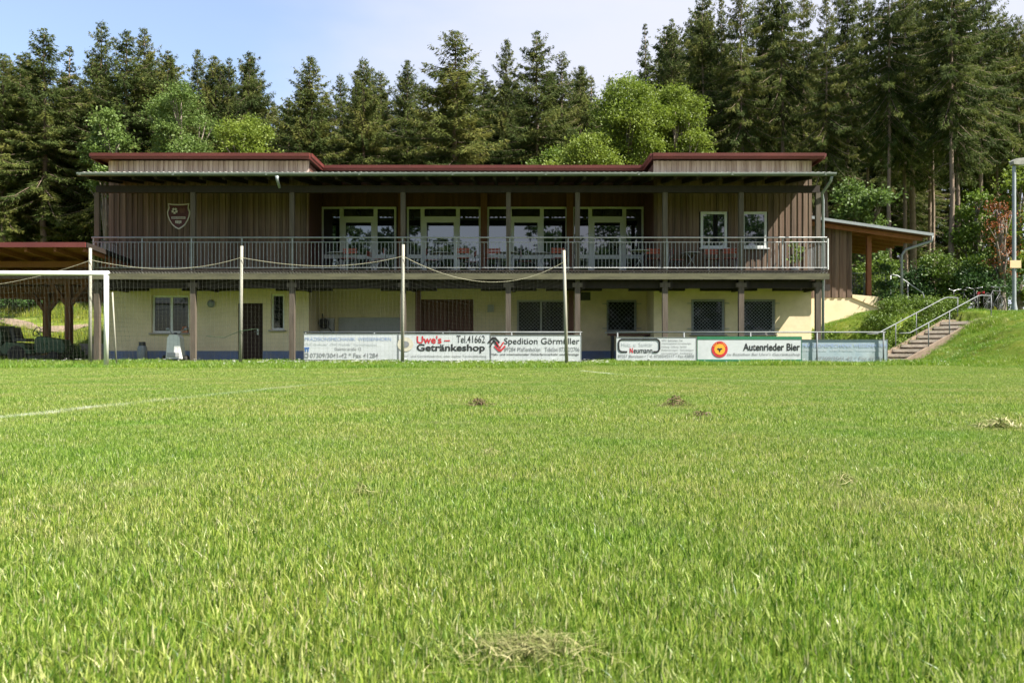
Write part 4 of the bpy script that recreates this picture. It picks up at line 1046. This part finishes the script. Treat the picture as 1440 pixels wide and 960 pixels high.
b.tube([(12.6,31.7,3.35),(14.1,31.7,3.35)], .018, 6); b.build('frame', M['dull_zinc'], tr)
b = MB()
for x in np.arange(12.65,14.1,.1): b.box(x-.003,x+.003,31.698,31.702,2.3,3.34)
for z in np.arange(2.4,3.3,.1): b.box(12.6,14.1,31.692,31.696,z-.003,z+.003)
b.build('mesh', M['dull_zinc'], tr)
uh = empty('terrace_handrail', (15,31.8,1.8), 'short sloping handrail leading down from the annex porch', 'handrail')
b = MB(); b.tube([(14.35,31.8,3.3),(14.6,31.8,3.27),(15.55,31.8,2.62),(15.6,31.8,2.5),(15.6,31.8,1.7)], .025, 8); b.tube([(14.5,31.8,2.3),(15.4,31.8,1.75)], .02, 6); b.tube([(14.35,31.8,1.8),(14.35,31.8,3.3)], .022, 6); b.tube([(15.0,31.8,1.8),(15.0,31.8,3.0)], .018, 6); b.build('rail', M['zinc'], uh, True)

# ---------------------------------------------------------------- stairs up the bank
st = empty('staircase', (12.75,27.0,0), 'outdoor stairs with pale treads and brown side walls climbing the grassy bank', 'stairs')
u = Vector((.89,.456,0)); v = Vector((-.456,.89,0)); o0 = Vector((12.75,27.0,0)); RIS, TRD, WID, NS = .16, .415, 1.35, 9
b = MB(); b2 = MB()
for k in range(NS):
    a = o0 + u*(k*TRD) + v*.1; e = a + u*(TRD+.03); zt = (k+1)*RIS
    c = [a, e, e+v*(WID-.2), a+v*(WID-.2)]
    b.add([(p.x,p.y,zt-.095) for p in c]+[(p.x,p.y,zt) for p in c], [(3,2,1,0),(4,5,6,7),(0,1,5,4),(1,2,6,5),(2,3,7,6),(3,0,4,7)])
    c = [a+u*.04, a+u*TRD, a+u*TRD+v*(WID-.2), a+u*.04+v*(WID-.2)]
    b2.add([(p.x,p.y,zt-RIS-.05) for p in c]+[(p.x,p.y,zt-.097) for p in c], [(3,2,1,0),(4,5,6,7),(0,1,5,4),(1,2,6,5),(2,3,7,6),(3,0,4,7)])
b.build('treads', M['stair'], st); b2.build('risers', M['riser'], st)
for s in (0, WID-.1):
    a = o0 + v*s - u*.15; e = a + u*(NS*TRD+.3); w_ = v*.1; b = MB(); h = NS*RIS
    prof = [(0,-.2),(.08,.14),(NS*TRD,h+.09),(NS*TRD+.6,h+.09),(NS*TRD+.6,h-.6)]
    q1 = [a+u*d+Vector((0,0,z)) for d,z in prof]; q2 = [p_+w_ for p_ in q1]; n = len(prof)
    b.add(q1+q2, [tuple(range(n)), tuple(range(2*n-1,n-1,-1))]+[(i,n+i,n+(i+1)%n,(i+1)%n) for i in range(n)]); b.build('side_wall', M['riser'], st)
def hand(s, first, lab):
    a = o0 + v*s; h = empty('stair_handrail', a, lab, 'handrail', 'handrails of the stairs')
    b = MB(); P = lambda d, z: a+u*d+Vector((0,0,z)); top = NS*RIS+.88
    b.tube([P(-.35,.98),P(.15,1.0),P(NS*TRD-.15,top-.03),P(NS*TRD+.05,top),P(NS*TRD+.6,top)], .019, 8); b.build('rail', M['rail'], h, True)
    for d in (1.05,2.1,NS*TRD+.58):
        zz = min(d/TRD*RIS, NS*RIS); MB().tube([P(d,zz-.02),P(d,zz+.95 if d < NS*TRD else top)], .018, 8).build('rail_post', M['rail'], h, True)
hand(.05, 1, 'near galvanised handrail of the outdoor stairs'); hand(WID-.05, 0, 'far galvanised handrail of the outdoor stairs, next to the hedge')

# ---------------------------------------------------------------- bicycles at the stair head
def make_bike():
    t = empty('bicycle', (0,0,0), 'bicycle parked at the head of the stairs', 'bicycle', 'bicycles parked at the stair head')
    for x in (-.52,.52):
        b = MB(); b.tube([(x+.33*math.cos(a),0,.34+.33*math.sin(a)) for a in np.linspace(0,2*math.pi,22,endpoint=False)], .018, 6, closed=True); wh = b.build('wheel', M['rubber'], t, True)
        b = MB(); b.tube([(x,-.04,.34),(x,.04,.34)], .025, 8)
        for a in np.linspace(0,math.pi,8,endpoint=False): b.tube([(x-.31*math.cos(a),0,.34-.31*math.sin(a)),(x+.31*math.cos(a),0,.34+.31*math.sin(a))], .002, 3)
        b.build('spokes', M['light_steel'], wh)
    b = MB()
    for p, q in (((-.52,0,.34),(-.05,0,.32)),((-.05,0,.32),(.36,0,.78)),((-.2,0,.80),(.34,0,.86)),((-.05,0,.32),(-.22,0,.88)),((-.52,0,.34),(-.19,0,.78)),((.52,0,.34),(.33,0,.95))): b.tube([p,q], .017, 6)
    b.build('frame', M['dark_steel'], t, True)
    b = MB(); b.tube([(.26,-.29,1.04),(.33,-.15,1.03),(.33,0,.98),(.33,.15,1.03),(.26,.29,1.04)], .013, 6); b.build('handlebar', M['light_steel'], t, True)
    b = MB(); b.lathe([(.03,.0),(.09,.02),(.09,.05),(.04,.07)], (-.23,0,.88), 10); b.build('saddle', M['black'], t, True)
    b = MB(); b.tube([(-.05,-.09,.20),(-.05,-.05,.32),(-.05,.05,.32),(-.05,.09,.44)], .012, 6); b.lathe([(.09,-.01),(.09,.01)], (-.05,.03,.32), 14, 'y'); b.build('crank', M['dark_steel'], t)
    b = MB(); b.box(-.9,-.87,-.04,.04,.62,.70); b.build('rear_lamp', M['red_ink'], t)
    return t
bk = make_bike()
for i, (q, Y, rz, lab) in enumerate([(1372,32.2,1.2,'bicycle leaning just right of the stair handrail post'), (1398,32.0,.6,'bicycle with red rear lamp nearest the street lamp'), (1352,32.8,1.8,'bicycle standing behind the end of the stair handrails')]):
    c = bk if i == 0 else copy_tree(bk); x = WX(q, Y); c.location = (x, Y, terrain(x, Y)+.02); c.rotation_euler = (0, .08, rz); c['label'] = lab

# ---------------------------------------------------------------- street lamp
Y = 30.6; x = WX(1426, Y); zb = terrain(x, Y)
lp = empty('street_lamp', (x, Y, zb), 'grey steel street lamp on the bank at the right edge of the photo', 'street lamp')
MB().lathe([(.13,-.1),(.13,.1),(.085,.35),(.07,.5),(.062,5.35),(.05,5.4)], (x,Y,zb), 14).build('pole', M['dull_zinc'], lp, True)
b = MB(); b.tube([(x,Y,zb+5.38),(x+.08,Y,zb+5.5),(x+.25,Y,zb+5.56)], .035, 8); b.build('arm', M['dull_zinc'], lp, True)
b = MB(); b.prism([(x-.08,zb+5.44),(x+.1,zb+5.42),(x+.75,zb+5.5),(x+.95,zb+5.56),(x+.9,zb+5.64),(x+.5,zb+5.70),(x,zb+5.64),(x-.1,zb+5.56)], Y-.14, Y+.14); b.build('lamp_head', M['fibre'], lp)
MB().box(x+.15,x+.75,Y-.10,Y+.10,zb+5.40,zb+5.44).build('lamp_glass', M['banner'], lp)
sg = empty('paper_sign', (x, Y-.1, zb+1.75), 'small tan notice board tied to the street lamp pole', 'sign')
MB().box(x-.20,x+.20,Y-.10,Y-.075,zb+1.68,zb+1.95).build('board', M['tan'], sg); MB().lathe([(.075,0),(.075,.03)],(x,Y,zb+1.8),12).build('strap', M['black'], sg)

# ---------------------------------------------------------------- open shelter at the left
sh = empty('open_shelter', (-16.5, 30, 0), 'open timber shelter with red roof edge left of the clubhouse', 'shelter')
def sz_(y): return 3.63 - (y-25.6)*.062
X0, X1 = -26.0, -13.0
b = MB(); b.add([(X0,25.6,sz_(25.6)+.05),(X1,25.6,sz_(25.6)+.05),(X1,34.2,sz_(34.2)+.05),(X0,34.2,sz_(34.2)+.05),(X0,25.6,sz_(25.6)),(X1,25.6,sz_(25.6)),(X1,34.2,sz_(34.2)),(X0,34.2,sz_(34.2))],[(0,1,2,3),(7,6,5,4),(0,4,5,1),(1,5,6,2),(2,6,7,3),(3,7,4,0)])
rf = b.build('roof', M['shelter'], sh)
MB().add([(X1+.004,25.6,sz_(25.6)-.06),(X1+.004,34.2,sz_(34.2)-.06),(X1+.004,34.2,sz_(34.2)+.09),(X1+.004,25.6,sz_(25.6)+.09),(X1+.04,25.6,sz_(25.6)-.06),(X1+.04,34.2,sz_(34.2)-.06),(X1+.04,34.2,sz_(34.2)+.09),(X1+.04,25.6,sz_(25.6)+.09)],[(0,1,2,3),(7,6,5,4),(0,4,5,1),(2,6,7,3),(1,5,6,2),(3,7,4,0)]).build('side_fascia', M['wood_dark'], rf)
b = MB(); b.box(X0,X1,25.54,25.6,sz_(25.6)-.06,sz_(25.6)+.09); b.build('fascia', M['red_metal'], rf)
b = MB(); y = 25.64; k = 0
while y < 34.0:
    b.bar((X0+.01,y+.07,sz_(y+.07)-.012),(X1-.01,y+.07,sz_(y+.07)-.012),.135,.02,random.Random(k).random()); y += .14; k += 1
b.build('soffit', M['shelter'], rf)
b = MB()
for x in np.arange(X0+.3,X1,.9): b.bar((x,25.7,sz_(25.7)-.10),(x,34.1,sz_(34.1)-.10),.08,.14)
b.build('rafter_row', M['shelter'], rf)
b = MB(); rr = random.Random(2); x = X0
while x < X1-.01:
    b.box(x+.003,x+.137,34.0,34.03,2.38+.16*ss((-15.5-x)/6),sz_(34)-.03,rr.random()); x += .14
b.build('cladding', M['shelter'], sh)
MB().box(X0,X1,33.2,33.4,sz_(33.3)-.42,sz_(33.3)-.18).build('beam', M['shelter'], sh)
for q in (66, 97):
    x = WX(q, 31.2 if q == 97 else 33.3); y = 31.2 if q == 97 else 33.3; zt = sz_(y)-.19
    b = MB(); b.box(x-.11,x+.11,y-.11,y+.11,terrain(x,y)-.05,zt)
    for s in (-1,1): b.bar((x+s*.08,y,zt-.95),(x+s*.75,y,zt-.05),.13,.13,up=(0,1,0))
    b.build('post', M['shelter'], sh)
MB().box(X0,X1,31.1,31.3,sz_(31.2)-.40,sz_(31.2)-.17).build('beam', M['shelter'], sh)
MB().box(X0,X1,27.4,27.6,sz_(27.5)-.36,sz_(27.5)-.17).build('beam', M['shelter'], sh)
lw = MB(); lw.box(-15.4,-13.95,30.0,30.25,-.1,.62); lw.box(-15.45,-13.95,29.97,30.28,.62,.67); tag(lw.build('low_wall', M['concrete']), 'low grey concrete wall between shelter and clubhouse', 'wall')

# ---------------------------------------------------------------- ride-on mower with trailer under the shelter
def wheel(x, y, r_, wd, par, hub='grey_machine'):
    b = MB(); b.lathe([(r_*.55,-wd/2),(r_*.92,-wd/2),(r_,-wd*.3),(r_,wd*.3),(r_*.92,wd/2),(r_*.55,wd/2)], (x,y,r_), 20, 'y'); w_ = b.build('wheel', M['rubber'], par, True)
    MB().lathe([(r_*.15,-wd*.35),(r_*.55,-wd*.40),(r_*.56,wd*.40),(r_*.15,wd*.35)], (x,y,r_), 14, 'y').build('hub', M[hub], w_)
my, mx0 = 28.9, -16.75
mo = empty('ride_on_mower', (mx0, my, 0), 'dark green ride-on mower parked under the shelter', 'mower')
wheel(mx0-.05, my-.42, .30, .22, mo); wheel(mx0-.05, my+.42, .30, .22, mo); wheel(mx0+1.15, my-.38, .20, .16, mo); wheel(mx0+1.15, my+.38, .20, .16, mo)
b = MB(); b.prism([(mx0+.45,.35),(mx0+1.45,.35),(mx0+1.5,.62),(mx0+1.38,.80),(mx0+.55,.92),(mx0+.45,.8)], my-.27, my+.27); b.build('bonnet', M['green_machine'], mo)
b = MB(); b.prism([(mx0-.55,.32),(mx0+.45,.32),(mx0+.4,.45),(mx0+.25,.5),(mx0+.2,.66),(mx0-.4,.72),(mx0-.6,.55)], my-.46, my+.46); b.build('mudguard', M['green_machine'], mo)
b = MB(); b.prism([(mx0-.32,.74),(mx0+.15,.74),(mx0+.15,.84),(mx0-.2,.86),(mx0-.32,1.22),(mx0-.42,1.2)], my-.25, my+.25); b.build('seat', M['black'], mo)
b = MB(); b.tube([(mx0+.55,my,.9),(mx0+.38,my,1.08)], .02, 6); b.tube([(mx0+.38+.06*math.cos(a),my+.19*math.sin(a),1.08+.15*math.cos(a)) for a in np.linspace(0,6.28,14,endpoint=False)], .015, 6, closed=True); b.build('steering_wheel', M['black'], mo)
b = MB(); b.lathe([(.5,.12),(.55,.14),(.55,.24),(.45,.27)], (mx0+.6,my,0), 20); b.build('mowing_deck', M['black'], mo)
b = MB(); b.prism([(mx0-1.25,.25),(mx0-.62,.25),(mx0-.55,.95),(mx0-.65,1.28),(mx0-1.15,1.2)], my-.45, my+.45); b.build('grass_catcher', M['green_machine'], mo)
b = MB(); b.tube([(mx0+.62,my-.22,.93),(mx0+.64,my-.24,1.15),(mx0+.72,my-.24,1.17)], .015, 6); b.build('lever', M['light_steel'], mo)
tl = empty('trailer', (mx0-2.1, my, 0), 'grey tipping trailer at the left edge behind the mower', 'trailer')
wheel(mx0-2.0, my-.5, .27, .18, tl); wheel(mx0-2.0, my+.5, .27, .18, tl)
b = MB(); b.prism([(mx0-2.75,.5),(mx0-1.45,.5),(mx0-1.3,1.22),(mx0-2.75,1.22)], my-.42, my+.42); b.build('tub', M['grey_machine'], tl)
b = MB(); b.bar((mx0-1.5,my,.42),(mx0-1.2,my,.34),.06,.06); b.bar((mx0-2.7,my,.44),(mx0-1.4,my,.44),.08,.08); b.build('drawbar', M['dark_steel'], tl)
bp = empty('brush_pile', (-15.55, 29.0, 0), 'heap of dark cut branches in front of the mower', 'branches')
objm('foliage', leaf_crown('foliage', [(-.3,0,.4,.35),(.15,.05,.3,.32),(.55,0,.15,.25)], 1600, .10, M['dark_shrub'], 123, .18, 16), bp)

# ---------------------------------------------------------------- line marker and gas bottle by the wall
lx, ly = WX(247, 27.6), 27.6
lm = empty('line_marker', (lx, ly, 0), 'white line marking cart with black wheels standing before the yellow wall', 'line marker')
b = MB(); b.prism([(lx-.26,.16),(lx+.26,.16),(lx+.24,.34),(lx+.20,.85),(lx+.13,.95),(lx-.13,.95),(lx-.20,.85),(lx-.24,.34)], ly-.18, ly+.18); b.build('tank', M['white'], lm)
MB().box(lx-.2,lx+.2,ly-.2,ly-.182,.22,.36).build('label_plate', M['grey_panel'], lm)
for s in (-1,1):
    b = MB(); b.lathe([(.06,-.05),(.13,-.05),(.14,-.02),(.14,.02),(.13,.05),(.06,.05)], (lx+s*.36,ly,.14), 16, 'x'); b.build('wheel', M['rubber'], lm, True)
    b = MB(); b.tube([(lx+s*.1,ly,.95),(lx+s*.2,ly+.05,1.08),(lx+s*.30,ly+.1,1.12)], .018, 6); b.lathe([(.03,0),(.065,.02),(.065,.07),(.03,.09)], (lx+s*.30,ly+.1,1.09), 10); b.build('handle', M['dull_zinc'], lm, True)
b = MB(); b.bar((lx-.34,ly,.14),(lx+.34,ly,.14),.04,.04); b.tube([(lx,ly-.02,.95),(lx,ly-.02,1.02)], .06, 10); b.build('axle', M['dark_steel'], lm)
gx_ = WX(200, 28.2)
gb = empty('gas_bottle', (gx_, 28.2, 0), 'dark grey dome topped bottle standing by the blue plinth', 'gas bottle')
MB().lathe([(.15,0),(.16,.03),(.16,.45),(.14,.54),(.09,.6),(.05,.62)], (gx_,28.2,.02), 18).build('cylinder', M['dull_zinc'], gb, True)
MB().lathe([(.11,.58),(.11,.70),(.095,.70),(.095,.6)], (gx_,28.2,.02), 14).build('collar', M['dark_steel'], gb)
bn = empty('bench', (WX(885,29.6),29.6,.05), 'red brown wooden bench under the recess window behind the boards', 'bench'); bx = WX(885,29.6)
MB().box(bx-.75,bx+.75,29.4,29.8,.95,1.02).build('seat', M['door_red'], bn)
for s in (-.6,.6): MB().box(bx+s-.04,bx+s+.04,29.42,29.78,.05,.948).build('leg', M['dark_steel'], bn)

# ---------------------------------------------------------------- goal
gl = empty('football_goal', (-10.5, 21.8, 0), 'white football goal cut by the left edge of the photo', 'goal')
GX, GYY = WX(149.5, 21.8), 21.8
MB().tube([(GX,GYY,-.05),(GX,GYY,2.44)], .06, 14).build('goal_post', M['white'], gl, True)
MB().tube([(GX-7.44,GYY,-.05),(GX-7.44,GYY,2.44)], .06, 14).build('goal_post', M['white'], gl, True)
MB().tube([(GX-7.5,GYY,2.43),(GX+.06,GYY,2.43)], .06, 14).build('crossbar', M['white'], gl, True)
for x in (GX-.27, GX-7.2):
    MB().tube([(x,GYY+.9,2.0),(x+.09,GYY+.95,-.05)], .02, 8).build('net_stay', M['netpost'], gl, True)
b = MB()
for k in range(62):
    x = GX-.05-k*.12; b.bar((x,GYY+.08,2.39),(x,GYY+.9,2.37),.003,.003); b.bar((x,GYY+.9,2.37),(x,GYY+1.7,.05),.003,.003)
for j in range(18): b.bar((GX-7.39,GYY+.9+.8*j/18,2.37-2.32*j/18),(GX-.05,GYY+.9+.8*j/18,2.37-2.32*j/18),.003,.003)
b.build('goal_net', M['net'], gl)

# ---------------------------------------------------------------- ball-catch net with its poles
NY = 22.9
poles = [(127,349,127,0), (340,346,338,1), (567,344,566,2), (793,352,797,3)]
labs = ['pale wooden net pole beside the goal, leftmost of the four', 'pale net pole in front of the brown door', 'pale net pole in front of the shop board, near the centre', 'leaning pale net pole before the haulage board']
tops = []
for q, ty, qb, i in poles:
    x1, x0, zt = WX(q, NY), WX(qb, NY), HZ(ty, NY); tops.append((x1, zt))
    o = MB().tube([(x0,NY,-.05),(x0+(x1-x0)*.5,NY,zt*.5),(x1,NY,zt)], [.048,.044,.04], 10).build('net_pole', M['netpost'], None, True); tag(o, labs[i], 'pole', 'poles of the ball net')
net = empty('ball_net', (-5, NY, 0), 'thin sagging ball net hung on a slack pale rope between four poles', 'net')
b = MB(); rp = MB(); TOP = []
spans = [((WX(-60,NY), HZ(408,NY)), (tops[0][0], tops[0][1]-.35), .12)] + [((tops[i][0], tops[i][1]-.32), (tops[i+1][0], tops[i+1][1]-.32), s) for i, s in ((0,.28),(1,.25),(2,.62))]
for (xa,za),(xb,zb_),sag in spans:
    pts_ = []
    for k in range(25):
        f = k/24; pts_.append((xa+(xb-xa)*f, NY-.06, za+(zb_-za)*f - sag*4*f*(1-f)*(1+.25*(f-.5))))
    rp.tube(pts_, .007, 5); TOP += pts_[:-1]
TOP.append(pts_[-1])
rp.build('rope', M['rope'], net)
tx = [p[0] for p in TOP]; tz = [p[2] for p in TOP]
for x in np.arange(tx[0], tx[-1], .11):
    z = float(np.interp(x, tx, tz)); wob = .02*math.sin(x*5)
    b.bar((x,NY-.06,z),(x+wob,NY-.05,.06),.0022,.0022)
for k in range(1, 24):
    f = k/24; prev = None
    for x in np.arange(tx[0], tx[-1], .55):
        z = float(np.interp(x, tx, tz)); p_ = (x, NY-.058, z+(.06-z)*f + .012*math.sin(x*3+k))
        if prev: b.bar(prev, p_, .0016, .0016)
        prev = p_
b.build('mesh', M['net'], net)
cd = MB(); cd.tube([(WX(290,NY),NY+.02,.82),(WX(315,NY),NY+.02,.78),(WX(338,NY),NY-.06,.95),(WX(362,NY),NY-.02,1.02)], .008, 5); tag(cd.build('green_cord', M['green_machine']), 'green cord tied round the net pole before the brown door', 'cord')

# ---------------------------------------------------------------- advertising boards on the barrier
BY = 25.5
def text(body, x0, x1, z0, z1, y, m, par, bold=0.0, shear=0.0, name='lettering', sp=1.0):
    cu = bpy.data.curves.new('t', 'FONT'); cu.body = body; cu.size = 1; cu.offset = bold; cu.shear = shear; cu.space_character = sp; cu.resolution_u = 3
    to = bpy.data.objects.new('t', cu); COL.objects.link(to)
    dg = bpy.context.evaluated_depsgraph_get(); dg.update()
    me = bpy.data.meshes.new_from_object(to.evaluated_get(dg)); bpy.data.objects.remove(to); bpy.data.curves.remove(cu)
    co = np.zeros(len(me.vertices)*3, np.float32); me.vertices.foreach_get('co', co); co = co.reshape(-1,3)
    a, c = co.min(0), co.max(0); o3 = root_loc(par)
    X = x0 + (co[:,0]-a[0])/(c[0]-a[0])*(x1-x0); Z = z0 + (co[:,1]-a[1])/(c[1]-a[1])*(z1-z0)
    me.vertices.foreach_set('co', np.stack([X-o3.x, np.full_like(X, y-o3.y), Z-o3.z],1).astype(np.float32).ravel()); me.materials.clear(); me.materials.append(m); me.update()
    me.name = name
    return objm(name, me, par)
def bx(p): return WX(p, BY)
def bz(p): return HZ(p, BY)
def barrier(x0, x1, n, lab):
    t = empty('barrier_rail', ((x0+x1)/2, BY+.08, 0), lab, 'barrier', 'barrier rails round the pitch')
    MB().tube([(x0,BY+.09,.985),(x1,BY+.09,.985)], .022, 8).build('rail', M['rail'], t, True)
    for x in np.linspace(x0+.06, x1-.06, n): MB().tube([(x,BY+.09,-.1),(x,BY+.09,.97)], .024, 8).build('rail_post', M['rail'], t, True)
barrier(bx(426), bx(819), 5, 'galvanised barrier rail behind the left row of advertising boards'); barrier(bx(866), bx(1247), 5, 'galvanised barrier rail behind the right row of advertising boards')
def board(p0, p1, y0, y1, lab, m='banner', fr='light_steel', off=0):
    t = empty('advertising_board', (bx((p0+p1)/2), BY, 0), lab, 'advertising board', 'advertising boards along the barrier')
    X0_, X1_, Z0, Z1 = bx(p0)+.008, bx(p1)-.008, bz(y1), bz(y0)
    MB().box(X0_+.012, X1_-.012, BY-off, BY+.03-off, Z0+.012, Z1-.012).build('panel', M[m], t)
    b = MB(); frame(b, X0_, X1_, Z0, Z1, BY-.008-off, BY+.034-off, .012); b.build('border', M[fr], t)
    return t
D = BY-.006
t = board(427,560,469,506,'white board with faded blue precision engineering lettering, leftmost of the left row')
text('PRÄZISIONSMECHANIK  WEISSENHORN', bx(429),bx(550),bz(479),bz(473),D,M['blue_ink'],t,-.004)
text('CNC-Drehteile   CNC-Frästeile   Vorrichtungsbau', bx(429),bx(530),bz(486.5),bz(482.5),D,M['pale_ink'],t)
text('Daimlerstraße 12', bx(471),bx(508),bz(492.5),bz(488.5),D,M['grey_ink'],t)
text('07309/3041-42 * Fax 41284', bx(436),bx(532),bz(503),bz(496),D,M['grey_ink'],t,.01)
b = MB(); b.box(bx(428),bx(435),D-.003,D,bz(490),bz(488.3)); b.box(bx(429),bx(430.5),D-.003,D,bz(494.5),bz(490.1)); b.box(bx(432.5),bx(434),D-.003,D,bz(494.5),bz(490.1)); b.build('logo', M['strong_blue'], t)
b = MB(); frame(b,bx(428),bx(434),bz(502.5),bz(496.5),D-.003,D,.025); b.build('telephone_mark', M['grey_ink'], t)
t = board(560,690,469,507,'white drinks shop board with red and bold black lettering, middle of the left row')
text("Uwe's –", bx(586),bx(633),bz(483),bz(472),D,M['red_ink'],t,.026)
text('Tel.41662', bx(642),bx(682),bz(482),bz(471.5),D,M['dark_ink'],t,.002)
text('Getränkeshop', bx(586),bx(682),bz(496.5),bz(483.5),D,M['dark_ink'],t,.026)
text('Bier- und Getränkeservice, oder eigene Terminabholung', bx(566),bx(684),bz(503),bz(499),D,M['grey_ink'],t)
b = MB(); b.prism([(bx(570)+.24*math.cos(a),bz(484)+.22*math.sin(a)) for a in np.linspace(0,6.283,24,endpoint=False)],D-.003,D); lg = b.build('logo', M['beige_ink'], t)
MB().prism([(bx(570)+.12*math.cos(a),bz(484)+.10*math.sin(a)) for a in np.linspace(0,6.283,16,endpoint=False)],D-.007,D-.004).build('logo_centre', M['grey_ink'], lg)
t = board(690,818,471,508,'white haulage company board with black and red arrow logo, rightmost of the left row')
text('Spedition Görmüller', bx(709),bx(815),bz(486.5),bz(475),D,M['dark_ink'],t,.004)
text('89284 Pfaffenhofen', bx(709),bx(760),bz(494),bz(488),D,M['grey_ink'],t,.004)
text('Telefon 07302/2706', bx(766),bx(815),bz(494),bz(488),D,M['grey_ink'],t,.004)
text('Nah- und internationaler Güterfernverkehr und Umzüge', bx(690.5),bx(814),bz(500.5),bz(496.5),D,M['dark_ink'],t,.01)
def arrow(cx, cz, s, m, dn):
    b = MB(); q = -1 if dn else 1
    for x in (-1,1):
        b.bar((cx+x*.17*s,D-.002,cz-q*.02*s),(cx+x*.02*s,D-.002,cz+q*.15*s),.004,.055*s,up=(0,0,1)); b.bar((cx,D-.002,cz+q*.05*s),(cx+x*.12*s,D-.002,cz-q*.14*s),.004,.045*s)
    b.prism([(cx-.055*s,cz+q*.08*s),(cx+.055*s,cz+q*.08*s),(cx,cz+q*.18*s)],D-.006,D-.001)
    b.build('logo', m, t)
arrow(bx(694.5), bz(481), 1.0, M['dark_ink'], False); arrow(bx(703), bz(487), .95, M['red_ink'], True)
t = board(866,980,474,507,'white board with black rounded frame and red initial N, leftmost of the right row')
b = MB(); x0,x1,z0,z1 = bx(870),bx(927.5),bz(494.5),bz(477); rd = .09
pl_ = [(x0+.25,z0),(x0+rd,z0),(x0+.03,z0+.03),(x0,z0+rd),(x0,z1-rd),(x0+.03,z1-.03),(x0+rd,z1),(x1-rd,z1),(x1-.03,z1-.03),(x1,z1-rd),(x1,z0+rd),(x1-.03,z0+.03),(x1-rd,z0),(x1-.18,z0)]
for (a,c),(e,f_) in zip(pl_, pl_[1:]): b.bar((a,D-.003,c),(e,D-.003,f_),.006,.05,up=(0,1,0) if abs(a-e)<1e-6 else (0,0,1)) if False else b.prism([(a-.022,c-.022),(a+.022,c-.022),(a+.022,c+.022),(a-.022,c+.022)],D-.005,D-.001)
b = MB()
for (a,c),(e,f_) in zip(pl_, pl_[1:]):
    d_ = Vector((e-a,f_-c)); d_.normalize(); n_ = Vector((-d_.y,d_.x))*.024; d_ = d_*.012
    b.prism([(a-d_.x-n_.x,c-d_.y-n_.y),(e+d_.x-n_.x,f_+d_.y-n_.y),(e+d_.x+n_.x,f_+d_.y+n_.y),(a-d_.x+n_.x,c-d_.y+n_.y)],D-.004-.0003*len(b.f)/6,D-.001)
b.build('logo_frame', M['dark_ink'], t)
text('Heiz. u. Sanitär', bx(874),bx(918),bz(487),bz(481.5),D,M['pale_ink'],t)
text('N', bx(885.5),bx(890),bz(496.5),bz(489),D,M['red_ink'],t,.03); text('eumann', bx(891),bx(917.5),bz(496.5),bz(491),D,M['dark_ink'],t,.006)
text('89257 Jllertissen • Tel. 07303/42117 • Fax 43850', bx(869),bx(976),bz(504),bz(498.5),D,M['grey_ink'],t,.006)
for s, k in (('Wir beraten Sie',0),('Schwimmbadtechnik Alternativenergien',1),('Heizung · Lüftung · Sanitär',2),('Badsanierungen · Solaranlagen',3),('Kaminsanierungen · Kundendienst',4)):
    text(s, bx(930.5),bx((960,992-20,986-20,975,974)[k]),bz(480+k*4.6),bz(476.8+k*4.6),D,M['grey_ink'],t)
t = board(980,1128,473,508,'white brewery board with green stripes and round red and orange logo','banner','green_ink')
MB().box(bx(980)+.02,bx(1128)-.02,D-.002,D+.004,bz(477),bz(473.4)).box(bx(980)+.02,bx(1128)-.02,D-.002,D+.004,bz(507.6),bz(505.2)).build('stripes', M['green_ink'], t)
text('Autenrieder Bier', bx(1045),bx(1125),bz(493),bz(482.5),D,M['dark_ink'],t,.022)
text("zu Beziehen Bei Uwe's Getränkeshop", bx(1022),bx(1125),bz(501),bz(496),D,M['grey_ink'],t,.002,.15)
def disc(cx, cz, r_, y0, m, par, nm, n=28):
    return MB().prism([(cx+r_*math.cos(a),cz+r_*math.sin(a)) for a in np.linspace(0,6.283185,n,endpoint=False)],y0,y0+.003).build(nm, m, par)
cx_, cz_ = bx(1012), bz(491)
lg = disc(cx_,cz_,.245,D-.003,M['red_ink'],t,'logo'); disc(cx_,cz_,.165,D-.007,M['orange_ink'],lg,'logo_centre')
b = MB()
for a in np.linspace(.5,2.64,9): b.bar((cx_+.18*math.cos(a),D-.005,cz_+.18*math.sin(a)),(cx_+.225*math.cos(a),D-.005,cz_+.225*math.sin(a)),.004,.02)
b.build('logo_rays', M['orange_ink'], lg)
MB().prism([(cx_-.09,cz_+.01),(cx_-.04,cz_+.045),(cx_,cz_+.02),(cx_+.04,cz_+.045),(cx_+.09,cz_+.01),(cx_+.03,cz_-.02),(cx_,cz_-.1),(cx_-.03,cz_-.02)],D-.012,D-.008).build('logo_bird', M['dark_ink'], lg)
# faded board behind the rail, with the darker net cloth over its left part
t = board(1129,1252,477,509,'weathered pale blue board with hardly legible lettering at the foot of the stairs','banner_old','light_steel',-.16)
D2 = BY+.148
text('PRÄZISIONSMECHANIK WEISSENHORN', bx(1131),bx(1250),bz(488),bz(482),D2,M['blue_ink'],t)
text('CNC-Drehteile   CNC-Frästeile   Vorrichtungsbau', bx(1131),bx(1243),bz(494),bz(491),D2,M['pale_ink'],t)
text('07309/3041-42 * Fax 41284', bx(1150),bx(1246),bz(506),bz(501),D2,M['grey_ink'],t)
wb = MB(); wb.box(bx(1046),bx(1126),BY+.02,BY+.06,bz(512),bz(508.6)); tag(wb.build('kick_board', M['white']), 'pale plank lying under the brewery board', 'plank')
